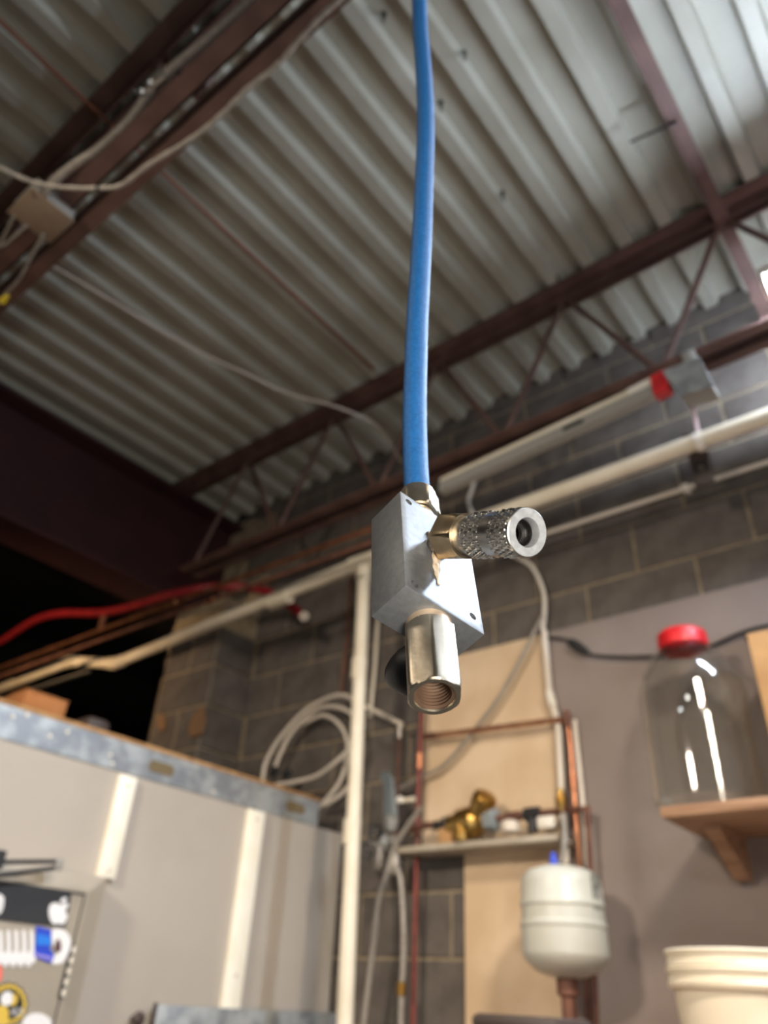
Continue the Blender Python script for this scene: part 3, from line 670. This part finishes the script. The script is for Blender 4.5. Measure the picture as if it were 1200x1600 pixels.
# ------------------------------------------------------------------ shelf, jar and carton
SZ = at_y(1100, 1256, 2.06).z
p = at_y(1031, 1258, 2.05)
tsH = thing('wall_shelf', 'pale wooden shelf with a bracket holding the clear jar', 'shelf', (p.x+.3, 2.388, SZ))
obj('board', box(B(), (p.x, 2.045, SZ-.026), (.45, 2.387, SZ), .002), M_wood, tsH)
bm = B(); bx = at_y(1151, 1330, 2.35).x
prism(bm, [(2.387, SZ-.026), (2.17, SZ-.026), (2.17, SZ-.040), (2.345, SZ-.135), (2.387, SZ-.135)], MX(((0, 0, 1, bx-.02), (1, 0, 0, 0), (0, 1, 0, 0), (0, 0, 0, 1))), .04)
obj('bracket', bm, M_wood, tsH, smooth=False)
prj = at_y(1105, 1180, 2.2); jx = prj.x-.012; JR = .148; JY = 2.20
zc_ = at_y(1068, 1006, JY).z-SZ
tjar = thing('clear_jar', 'large clear jar with a red screw cap standing on the shelf', 'jar', (jx, JY, SZ))
pr = [(.002, .001), (.12, .001), (.134, .010), (JR, .03), (JR, zc_*.66), (JR-.004, zc_*.72), (.128, zc_*.80), (.10, zc_*.90), (.072, zc_*.955), (.060, zc_*.975), (.060, zc_+.01)]
inn = [(r_-.003, z_+.0025 if i < 3 else z_) for i, (r_, z_) in enumerate(pr)]; inn[0] = (.002, .006); inn[1] = (.116, .006); inn[2] = (.130, .014)
bm = lathe(B(), pr+inn[::-1], MX.Translation((jx, JY, SZ)), 48, False)
obj('jar_body', bm, M_glass, tjar)
bm = lathe(B(), [(.002, .045), (.058, .045), (.064, .040), (.066, .034), (.066, .002), (.064, 0), (.062, 0), (.062, .040), (.002, .041)], MX.Translation((jx, JY, SZ+zc_-.018)) @ MX.Diagonal((1.1, 1.1, 1.15, 1)), 64, False, rf=lambda a, z: .0012*sin(a*32) if 0.001 < z < .036 else 0)
obj('cap', bm, M_red, tjar, label='red screw cap')
p = at_y(1170, 985, 2.12)
tcar = thing('shelf_carton', 'tan carton on the shelf at the right edge beside the jar', 'box', (p.x+.14, 2.2, SZ))
cx0 = max(p.x, jx+JR+.012)
obj('carton', box(B(), (cx0, 2.08, SZ), (cx0+.26, 2.38, SZ+.43), .003), M_card, tcar)
obj('flap', box(B(), (cx0-.012, 2.09, SZ+.425), (cx0+.13, 2.38, SZ+.432), .001), M_brown, tcar)

# ------------------------------------------------------------------ buckets on a bench below the frame
BZ = EYE-.24
tbn = thing('work_bench', 'plain bench carrying the buckets and the dark bin below the frame', 'bench', (-.6, 1.95, 0))
obj('bench_top', box(B(), (-1.35, 1.55, BZ-.04), (.4, 2.30, BZ), .004), M_wood, tbn)
for xx in (-1.3, .35):
    for yy in (1.6, 2.25): obj('leg', box(B(), (xx-.03, yy-.03, 0), (xx+.03, yy+.03, BZ-.04)), M_wood, tbn)
BY = 1.97
bl = at_y(1041, 1492, BY); BR = .15; bxc = bl.x+BR+.005
ztopb = at_y(1130, 1480, BY-.14).z
def bucket(label, ztop, zbase, R):
    H_ = ztop-zbase
    t = thing('bucket', label, 'bucket', (bxc, BY, zbase), 'nested cream buckets')
    pr = [(.01, 0), (R-.034, 0), (R-.03, .006), (R-.013, H_-.040), (R-.002, H_-.038), (R+.001, H_-.030), (R-.003, H_-.022), (R-.004, H_-.012), (R, H_-.010), (R+.002, H_-.003), (R-.002, H_), (R-.012, H_-.002), (R-.014, H_-.08), (R-.034, .008), (.01, .006)]
    obj('bucket_body', lathe(B(), pr, MX.Translation((bxc, BY, zbase)), 56, False), M_bucket, t)
    return t
t1 = bucket('outer cream plastic bucket of the nested pair at bottom right', ztopb-.034, BZ, BR)
t2 = bucket('inner cream plastic bucket sitting inside the outer one', ztopb, BZ+.012, BR-.0015)
# thin scuff/handle ear
obj('handle_ear', lathe(B(), [(.014, 0), (.014, .006), (.006, .008)], frame((bxc+.10, BY-.108, ztopb-.13), (.68, -.73, 0)), 14), M_bucket, t1)
p0, p1 = at_y(756, 1590, 1.75), at_y(889, 1590, 1.75)
tb2 = thing('dark_bin', 'dark brown rounded bin top at the bottom edge below the tank', 'bin', ((p0.x+p1.x)/2, 1.8, BZ))
zt2 = at_y(820, 1587, 1.75).z
obj('bin_body', box(B(), (p0.x+.006, 1.70, BZ), (p1.x-.006, 1.86, zt2-.03), .012), M_brown, tb2)
obj('bin_lid', box(B(), (p0.x, 1.69, zt2-.03), (p1.x, 1.87, zt2), .014), M_brown, tb2)

# ------------------------------------------------------------------ metal cabinet with stickers
XC = -2.085
ye = at_x(168, 1371, XC).y; ztc = at_x(168, 1371, XC).z
tcab = thing('metal_cabinet', 'beige-grey metal cabinet with stickers on the partition at bottom left', 'cabinet', (XP, .8, EYE-.4))
y_in = at_x(134, 1393, XC).y; z_in = at_x(134, 1393, XC).z
bm = B(); y0 = .35; zb = EYE-.45
o_ = [(XC-.065, y0, zb), (XC-.065, ye, zb), (XC-.065, ye, ztc), (XC-.065, y0, ztc)]
m_ = [(XC, y0, zb), (XC, ye, zb), (XC, ye, ztc), (XC, y0, ztc)]
i_ = [(XC+.012, y0+.06, zb+.045), (XC+.012, y_in+.004, zb+.045), (XC+.012, y_in+.004, z_in), (XC+.012, y0+.06, z_in)]
R3 = [[bm.verts.new(c) for c in q] for q in (o_, m_, i_)]
for a, b in zip(R3, R3[1:]):
    for k in range(4): bm.faces.new((a[k], a[(k+1) % 4], b[(k+1) % 4], b[k]))
bm.faces.new(R3[0]); bm.faces.new(R3[2])
obj('cabinet_body', bm, M_cab, tcab, smooth=False)
XD = XC+.016
dy1 = y_in-.012; dz1 = z_in-.012
door = obj('door', box(B(), (XC+.012, y0+.075, zb+.06), (XD, dy1, dz1), .0015), M_cab, tcab)
obj('door_gap', box(B(), (XC+.0115, y0+.068, zb+.053), (XC+.0128, dy1+.006, dz1+.006)), M_hole, tcab, smooth=False, label='dark gap round the door')
hz0, hz1 = at_x(106, 1560, XD).z, at_x(118, 1476, XD).z
hin = obj('hinge', box(B(), (XC+.012, dy1-.006, hz0), (XD+.002, dy1+.010, hz1), .001), M_hole, tcab, label='dark hinge recess')
n = 5
for k in range(n):
    z = hz0+(hz1-hz0)*(k+.5)/n
    obj('hinge_knuckle', tube(B(), [V((XD+.004, dy1+.006, z-(hz1-hz0)*.07)), V((XD+.004, dy1+.006, z+(hz1-hz0)*.07))], .005, 10), M_white, hin)
XS = XD+.001
def yz(a, b, X=None): q = at_x(a, b, X or XS); return (q.y, q.z)
def flat(bm, pts, X, th): return prism(bm, pts, MX(((0, 0, 1, X), (1, 0, 0, 0), (0, 1, 0, 0), (0, 0, 0, 1))), th)
def smooth_poly(pts, n=5):
    P3 = [V((a, b, 0)) for a, b in pts]; P3 = P3+[P3[0]]
    c = P3[:-1]; out = []
    for i in range(len(c)):
        a, b, d_, e = c[i-1], c[i], c[(i+1) % len(c)], c[(i+2) % len(c)]
        for k in range(n):
            t = k/n; q = .5*((2*b)+(d_-a)*t+(2*a-5*b+4*d_-e)*t*t+(3*b-a-3*d_+e)*t**3); out.append((q.x, q.y))
    return out
# black bar sticker with the bitten fruit logo (pixels of a 4.8x enlargement, origin (0,1300))
def Zm(pts): return [yz(x/4.8, 1300+y/4.8) for x, y in pts]
ts1 = thing('black_sticker', 'black rectangular sticker with a white apple logo on the cabinet door', 'sticker', at_x(50, 1410, XS))
bm = flat(B(), [yz(-60, 1366), yz(111.5, 1393), yz(101, 1449), yz(-60, 1430)], XS, .003); obj('backing', bm, mat('charcoal_print', (50, 52, 56), .4), ts1, smooth=False)
fruit = smooth_poly(Zm([(432, 536), (455, 545), (480, 530), (500, 535), (508, 550), (492, 572), (488, 598), (495, 615), (502, 625), (490, 660), (470, 690), (448, 692), (430, 684), (408, 694), (385, 680), (366, 640), (360, 590), (372, 548), (400, 530)]), 4)
leaf = smooth_poly(Zm([(448, 528), (452, 506), (470, 494), (492, 490), (494, 508), (478, 524)]), 4)
bm = flat(B(), fruit, XS+.003, .0008); obj('logo', bm, M_wpaint, ts1, smooth=False, label='white apple with a bite')
bm = flat(B(), leaf, XS+.003, .0008); obj('logo_leaf', bm, M_wpaint, ts1, smooth=False, label='white leaf of the logo')
bm = flat(B(), smooth_poly(Zm([(-20, 470), (14, 480), (26, 500), (20, 560), (4, 600), (-20, 610)]), 4), XS+.003, .0008); obj('print', bm, M_wpaint, ts1, smooth=False)
# white coil, blue band and ring sticker
ts2 = thing('spring_sticker', 'cut-out sticker of a white spring with a blue band and white ring', 'sticker', at_x(60, 1475, XS))
for k in range(6):
    x0 = -62+k*58
    bm = flat(B(), smooth_poly(Zm([(x0-8, 745), (x0+14, 738), (x0+22, 790), (x0+26, 900), (x0+34, 960), (x0+16, 985), (x0-14, 975), (x0-6, 900), (x0-6, 800)]), 3), XS+.0002*k, .002); obj('coil', bm, M_wpaint, ts2, smooth=False)
    bm = flat(B(), smooth_poly(Zm([(x0-22, 900), (x0-2, 906), (x0+8, 960), (x0-4, 1008), (x0-30, 1004), (x0-42, 960)]), 3), XS, .0016); 
    obj('coil_end', bm, M_wpaint, ts2, smooth=False)
bm = flat(B(), Zm([(-60, 706), (262, 742), (250, 905), (-60, 905)]), XS, .0008); obj('coil_shade', bm, M_cab, ts2, smooth=False)
bm = flat(B(), Zm([(270, 705), (384, 735), (372, 880), (398, 905), (400, 950), (376, 982), (248, 935), (262, 842)]), XS, .0025); obj('blue_band', bm, M_blue, ts2, smooth=False, label='blue band')
bm = flat(B(), Zm([(272, 762), (380, 788), (378, 850), (268, 846)]), XS+.0025, .0006); obj('band_highlight', bm, mat('light_blue_print', (44, 126, 226), .45), ts2, smooth=False, label='light blue stripe')
bm = flat(B(), Zm([(252, 905), (390, 938), (378, 962), (246, 928)]), XS+.0025, .0006); obj('band_edge', bm, mat('lilac_print', (150, 140, 216), .45), ts2, smooth=False, label='lilac stripe')
ring = smooth_poly(Zm([(384, 740), (430, 724), (485, 740), (522, 790), (528, 850), (505, 920), (470, 975), (430, 992), (386, 982), (404, 930), (430, 905), (398, 860), (386, 800)]), 4)
bm = flat(B(), ring, XS, .002); obj('ring', bm, M_wpaint, ts2, smooth=False)
bm = flat(B(), smooth_poly(Zm([(412, 830), (432, 800), (452, 826), (455, 880), (430, 904), (404, 868)]), 4), XS+.002, .0006); obj('ring_hole', bm, mat('brown_print', (92, 62, 60), .6), ts2, smooth=False)
# round gold sticker
ts3 = thing('gold_sticker', 'round black and gold scalloped sticker with white lettering on the cabinet door', 'sticker', at_x(12, 1567, XS))
cx_, cy_ = 62, 1290
def scal(r, amp, n=16, dx=0, dy=0): return Zm([(cx_+dx+(r+amp*cos(n*a))*cos(a)*.95, cy_+dy+(r+amp*cos(n*a))*1.06*sin(a)) for a in [2*pi*k/96 for k in range(96)]])
bm = flat(B(), scal(150, 8), XS, .0015); obj('edge', bm, M_ink, ts3, smooth=False)
bm = flat(B(), scal(138, 8), XS+.0015, .0005); obj('gold_band', bm, M_gold, ts3, smooth=False, label='gold scalloped band')
bm = flat(B(), scal(112, 0), XS+.002, .0005); obj('black_disc', bm, M_ink, ts3, smooth=False)
bm = flat(B(), smooth_poly(Zm([(8, 1225), (40, 1195), (85, 1205), (95, 1250), (70, 1295), (20, 1300), (0, 1265)]), 4), XS+.0025, .0005); obj('white_print', bm, M_wpaint, ts3, smooth=False)
bm = flat(B(), smooth_poly(Zm([(85, 1215), (120, 1220), (128, 1260), (105, 1300), (75, 1300), (92, 1255)]), 4), XS+.0025, .0005); obj('gold_print', bm, M_gold, ts3, smooth=False)
bm = flat(B(), smooth_poly(Zm([(-20, 1310), (40, 1310), (60, 1350), (50, 1440), (-20, 1440)]), 4), XS+.0025, .0005); obj('gold_print', bm, M_gold, ts3, smooth=False)
def letters(txt, X, org, xd, yd, size, m, parent):
    cu = bpy.data.curves.new('lettering', 'FONT'); cu.body = txt; cu.size = 1; cu.extrude = .0
    o = bpy.data.objects.new('lettering', cu); COL.objects.link(o); dg = bpy.context.evaluated_depsgraph_get(); dg.update()
    me = bpy.data.meshes.new_from_object(o.evaluated_get(dg)); bpy.data.objects.remove(o); bpy.data.curves.remove(cu)
    bm = B(); bm.from_mesh(me); bpy.data.meshes.remove(me)
    p0 = V((X, *yz(org[0]/4.8, 1300+org[1]/4.8))); px_ = V((X, *yz(xd[0]/4.8, 1300+xd[1]/4.8)))-p0; pz_ = V((X, *yz(yd[0]/4.8, 1300+yd[1]/4.8)))-p0
    w = max(v.co.x for v in bm.verts); h = max(v.co.y for v in bm.verts)
    for v in bm.verts: v.co = p0+px_*(v.co.x/w)+pz_*(v.co.y/h)
    return obj('lettering', bm, m, parent, smooth=False)
letters('MOX', XS+.0035, (72, 1385), (168, 1372), (80, 1325), 1, M_wpaint, ts3)
bm = flat(B(), smooth_poly(Zm([(275+110*cos(a), 1440+82*sin(a)) for a in [2*pi*k/14 for k in range(14)]]), 2), XS, .002)
tag(obj('white_sticker', bm, M_wpaint, smooth=False), 'plain white round sticker at the bottom edge beside the gold sticker', 'sticker')
bm = flat(B(), smooth_poly(Zm([(-30, 1000), (4, 1005), (16, 1040), (12, 1090), (0, 1120), (-30, 1120)]), 3), XS, .002)
tag(obj('pink_sticker', bm, mat('salmon_print', (236, 120, 104), .5), smooth=False), 'salmon pink sticker at the left edge under the spring sticker', 'sticker')
# black folding bracket above
tbk = thing('black_bracket', 'black V-shaped metal bracket in front of the cabinet top at left', 'bracket', at_x(90, 1352, -2.02))
xb = -2.03
obj('arm', tube(B(), [at_x(-30, 1347.5, xb), at_x(92, 1346, xb)], .0055, 8), M_black, tbk)
obj('arm', tube(B(), [at_x(-30, 1371, xb+.003), at_x(86, 1356, xb)], .0055, 8), M_black, tbk)
obj('end_joint', box(B(), at_x(86, 1358, xb)-V((.006, .004, .002)), at_x(97, 1343, xb)+V((.006, .004, 0)), .002), M_grey_metal, tbk)
obj('mount', box(B(), (XC+.004, .98, ztc-.03), (xb+.008, 1.0, ztc+.012)), M_black, tbk)

# grey sheet metal duct below and hook
xq = XP+.034
y0_, y1_ = at_x(247, 1570, xq).y, at_x(584, 1587, xq).y; zt3 = at_x(415, 1578, xq).z
td = thing('metal_sheet', 'galvanised metal sheet standing proud of the foot of the partition at the bottom', 'metal sheet', (XP, (y0_+y1_)/2, zt3-.4))
obj('sheet_face', box(B(), (xq-.010, y0_, zt3-.4), (xq, y1_, zt3), .002), M_galv, td)
obj('edge_strip', box(B(), (xq-.014, y0_-.006, zt3-.4), (xq+.001, y0_, zt3+.004), .001), M_brown, td)
for yy in (y0_+.05, y1_-.05): obj('stand_off', box(B(), (XP+.018, yy-.01, zt3-.30), (xq-.010, yy+.01, zt3-.26)), M_steel, td)

p = at_x(206, 1592, XP)
tag(obj('cleat', lathe(B(), [(.008, 0), (.008, .02), (.018, .024), (.020, .034), (.01, .042)], frame(p, (1, 0, 0)), 16), M_brown), 'small dark round cleat on the partition between the cabinet and the duct', 'cleat')

# ------------------------------------------------------------------ blue hose
hp = at_d(650, 757, .452)
hr = math.hypot(hp.x, hp.y); hn = V((hp.x, hp.y, 0)).normalized()
def at_h(x, y): d = ray(x, y); return CAM + d*(hr/d.dot(hn))
tho = thing('air_hose', 'bright blue air hose hanging straight down from the deck', 'hose', hp)
# ------------------------------------------------------------------ manifold
def rotm(w):
    t = math.sqrt(sum(c*c for c in w)); return MX.Rotation(t, 3, V(w)/t)
BM_ = rotm((.0682, -.4284, -1.7626)); BO = V((-.1877, .2377, .1593+EYE)); BD = V((-.0496, -.0248, .0769))
def bp_(a, b, c): return BO+BM_ @ V((a*BD.x, b*BD.y, c*BD.z))
ew, ed, eh = -(BM_.col[0]), -(BM_.col[1]), BM_.col[2].copy()          # width (left->right), depth (front->back), up
W_, D_, H_ = .0496, .0248, .0769
MB = MX(((ew.x, ed.x, eh.x, BO.x), (ew.y, ed.y, eh.y, BO.y), (ew.z, ed.z, eh.z, BO.z), (0, 0, 0, 1)))   # local x width, y depth, z up
tm = thing('air_manifold', 'aluminium air manifold block with brass fittings hanging on the blue hose', 'manifold', BO)
nutb = bp_(.5, .5, 1)
hpts = [(650, 756), (649, 715), (648, 650), (649, 590), (652, 500), (656, 430), (660, 350), (663, 270), (665, 210), (664.5, 160), (661, 100), (657, 50), (655, 0), (652, -80)]
hh = [at_h(a, b) for a, b in hpts]
top = hh[-1]
hh += [V((top.x, top.y, top.z+.35)), V((top.x+.01, top.y, top.z+.9)), V((top.x+.01, top.y, DECK-.02))]
nut_top = nutb+eh*.030
hh[0] = nut_top+(hh[1]-nut_top)*.02
obj('hose', tube(B(), [nut_top-eh*.012]+spline(hh, 10), .0077, 28), M_hose, tho)
obj('ceiling_hook', tube(B(), [V((top.x+.01, top.y, DECK)), V((top.x+.01, top.y, DECK-.05))], .010, 10), M_steel, tho)
# block with drilled holes
bm = box(B(), (0, 0, 0), (W_, D_, H_), .0006)
blk = obj('block', bm, M_alu, tm)
# place in block axes
blk.matrix_parent_inverse = MX.Identity(4)
def place(o, parent, M):
    o.location = M.translation-WLOC[parent]; o.rotation_mode = 'QUATERNION'; o.rotation_quaternion = M.to_quaternion(); WLOC[o] = M.translation.copy()
ctr = V((W_/2, D_/2, H_/2))
place(blk, tm, MB @ MX.Translation(ctr))
HL = [(.0058, .0715), (.0058, .0052), (W_-.0065, .0085), (W_-.0060, .0700)]
for (hx, hz) in HL:
    cut = B(); lathe(cut, [(.0021, -.002), (.0021, D_+.002)], MX.Translation((hx-W_/2, -D_/2, hz-H_/2)) @ MX.Rotation(-pi/2, 4, 'X'), 20)
    bmesh.ops.recalc_face_normals(cut, faces=cut.faces)
    cme = bpy.data.meshes.new('cut'); cut.to_mesh(cme); cut.free(); co = bpy.data.objects.new('cut', cme); COL.objects.link(co)
    tmp = bpy.data.objects.new('tmp', blk.data); COL.objects.link(tmp)
    md = tmp.modifiers.new('b', 'BOOLEAN'); md.operation = 'DIFFERENCE'; md.object = co; md.solver = 'EXACT'
    dg = bpy.context.evaluated_depsgraph_get(); dg.update()
    nm = bpy.data.meshes.new_from_object(tmp.evaluated_get(dg)); bpy.data.objects.remove(tmp); bpy.data.objects.remove(co); bpy.data.meshes.remove(cme)
    blk.data = nm
finish(blk.data, .5)
for (hx, hz) in HL:
    q = MB @ V((hx, .006, hz))
    obj('hole_bottom', lathe(B(), [(.0019, 0), (.0019, .002)], frame(q, ed), 16), M_hole, tm)

# top swivel nut and stem
bm = lathe(B(), [(.0062, 0), (.0062, .0125)], frame(nutb-eh*.003, eh), 24); obj('hose_stem', bm, M_nickel, tm)
bm = lathe(B(), [(.0085, 0), (.0088, .0012), (.0085, .0024), (.0088, .0036), (.0085, .0048), (.0085, .011)], frame(nutb, eh), 28); obj('hose_ferrule', bm, M_nickel, tm)
bm = lathe(B(), [(.0078, .0), (.0105, .0), (.0122, .0012, .0122), (.0122, .0165, .0122), (.0108, .019, .0122), (.0078, .019)], frame(nutb+eh*.012, eh, ew+ed*.35), 48); obj('hose_nut', bm, M_nickel, tm)

# bottom hex outlet with threaded bore
bc = bp_(.5, .5, 0)
obj('outlet_shoulder', lathe(B(), [(.0105, -.001), (.0112, 0), (.0112, .004), (.0105, .005)], frame(bc, -eh), 32), mat('pale_brass', (232, 206, 176), .4, .6), tm)
HC = .0128; HLn = .0395
pr = [(.0105, 0), (.0112, 0), (HC, .0020, HC), (HC, HLn-.0022, HC), (HC-.0008, HLn-.0006, HC), (HC-.0016, HLn, HC), (.0092, HLn)]
pr.append((.0088, HLn-.0008))
fo = frame(bc-eh*.0035, -eh, ew*.62+ed*.78)
obj('outlet_hex', lathe(B(), pr, fo, 72, False), M_nickel, tm)
z = HLn-.0008; r_in = .0088; pr = [(r_in, z)]
while z > HLn-.024:
    pr += [(r_in, z-.0003), (r_in-.0013, z-.00095), (r_in-.0013, z-.00105), (r_in, z-.0017)]; z -= .0018
pr += [(.0070, z-.002), (.0005, z-.0025)]
bore = obj('threaded_bore', lathe(B(), pr, fo, 72, False), mat('bore_metal', (176, 146, 122), .42, .8, (150, 120, 98), 80), tm, label='brown threaded bore')
finish(bore.data, .35)

# quick coupler on the front face
pe = at_d(824, 832, .326); ps = at_d(704, 839, .378)
ax = (pe-ps).normalized(); CL = (pe-ps).length
# nipple out of the face
n0 = MB @ V((.0235, 0, .0455))
n1 = ps+ax*.004
obj('elbow_nipple', tube(B(), fillet([n0+ed*.002, n0-ed*.008, n1+ax*.004], .008), .0066, 24), mat('taped_nipple', (222, 210, 196), .45, .3, (206, 180, 150), 300), tm)
xh = eh
pr = [(.004, -.003), (.0100, -.003), (.0127, -.0015, .0127), (.0127, .0135, .0127), (.0112, .0155, .0127), (.004, .0155)]
obj('coupler_hex', lathe(B(), pr, frame(ps, ax, xh), 48), mat('golden_nickel', (204, 184, 152), .27, 1, (192, 170, 138), 90, .03, 500), tm)
obj('coupler_neck', lathe(B(), [(.0095, .0150), (.0095, .0235), (.0088, .0235)], frame(ps, ax), 36), M_chrome, tm)
# knurled sleeve
s0 = .0225; s1 = CL
prof = []; zz = s0
N_ = 90
for i in range(N_+1): prof.append((.0107, s0+(s1-.0012-s0)*i/N_))
def knurl(a, z):
    t = (z-s0)/(s1-s0)
    band = (.02 < t < .38) or (.60 < t < .96)
    if not band: return -.0003 if .38 <= t <= .60 else 0
    row = (t*11) % 1
    bead = max(0, sin(row*pi))**.7*max(0, cos(a*24+(pi if int(t*11) % 2 else 0)))**.6
    return -.0004+.0011*bead
bm = B()
full = [(.0085, s0)]+prof+[(.0111, s1-.001), (.0108, s1), (.0104, s1+.0002)]
lathe(bm, full, frame(ps, ax), 192, False, rf=lambda a, z: knurl(a, z) if s0 < z < s1-.0013 else 0)
slv = obj('coupler_sleeve', bm, M_chrome, tm)
obj('sleeve_face', lathe(B(), [(.0104, s1+.0002), (.0066, s1+.0002), (.0062, s1-.0006), (.0060, s1-.004), (.0060, s1-.012)], frame(ps, ax), 64, False), mat('cast_face', (206, 208, 208), .45, .45, (186, 188, 190), 300), tm)
obj('socket_liner', lathe(B(), [(.0060, s1-.0040), (.0056, s1-.0045), (.0056, s1-.0085), (.0050, s1-.009), (.0050, s1-.018), (.0005, s1-.018)], frame(ps, ax), 48, False), mat('dark_socket', (46, 44, 44), .4, .6), tm)
obj('socket_ring', lathe(B(), [(.0050, s1-.0092), (.0042, s1-.0090), (.0042, s1-.011), (.0050, s1-.011)], frame(ps, ax), 40, False), M_chrome, tm)
obj('valve_pin', lathe(B(), [(.0012, s1-.017), (.0012, s1-.0105), (.0018, s1-.010), (.0012, s1-.0092), (.0002, s1-.009)], frame(ps, ax), 20, False), M_chrome, tm)

# drip of thread sealant down the face
bm = B()
sp = [(671, 833), (676, 842), (679, 856), (681, 872), (681, 888), (683, 900), (685, 914)]
def on_face(a, b):
    d = ray(a, b); n = -ed; k = (BO-CAM).dot(n)/d.dot(n); return CAM+d*k
P3 = [on_face(a, b)-ed*.0006 for a, b in sp]
rads = [.0030, .0036, .0028, .0026, .0022, .0016, .0006]
tube(bm, spline(P3, 5), .002, 10, lambda t: rads[min(6, int(t*6))]*(1-(t*6) % 1)+rads[min(6, int(t*6)+1)]*((t*6) % 1)+.0003*sin(t*40))
for v in bm.verts:
    k = (v.co-BO).dot(-ed)
    v.co += ed*(k*.55)
obj('sealant_drip', bm, M_tape, tm, label='dried cream sealant drip')
# black plug behind
pc = at_d(640, 1050, .372)
dirp = (at_d(600, 1056, .378)-at_d(640, 1046, .368)).normalized()
bm = lathe(B(), [(.009, -.012), (.0125, -.010), (.0134, -.004), (.0126, .0), (.0098, .006), (.0068, .0105), (.0040, .0132), (.0005, .0142)], frame(pc, dirp), 32)
obj('black_knob', bm, M_black, tm, label='black plastic knob behind the outlet')
obj('knob_stem', tube(B(), [pc-dirp*.006, bp_(.52, .72, .03)], .0045, 12), M_nickel, tm)
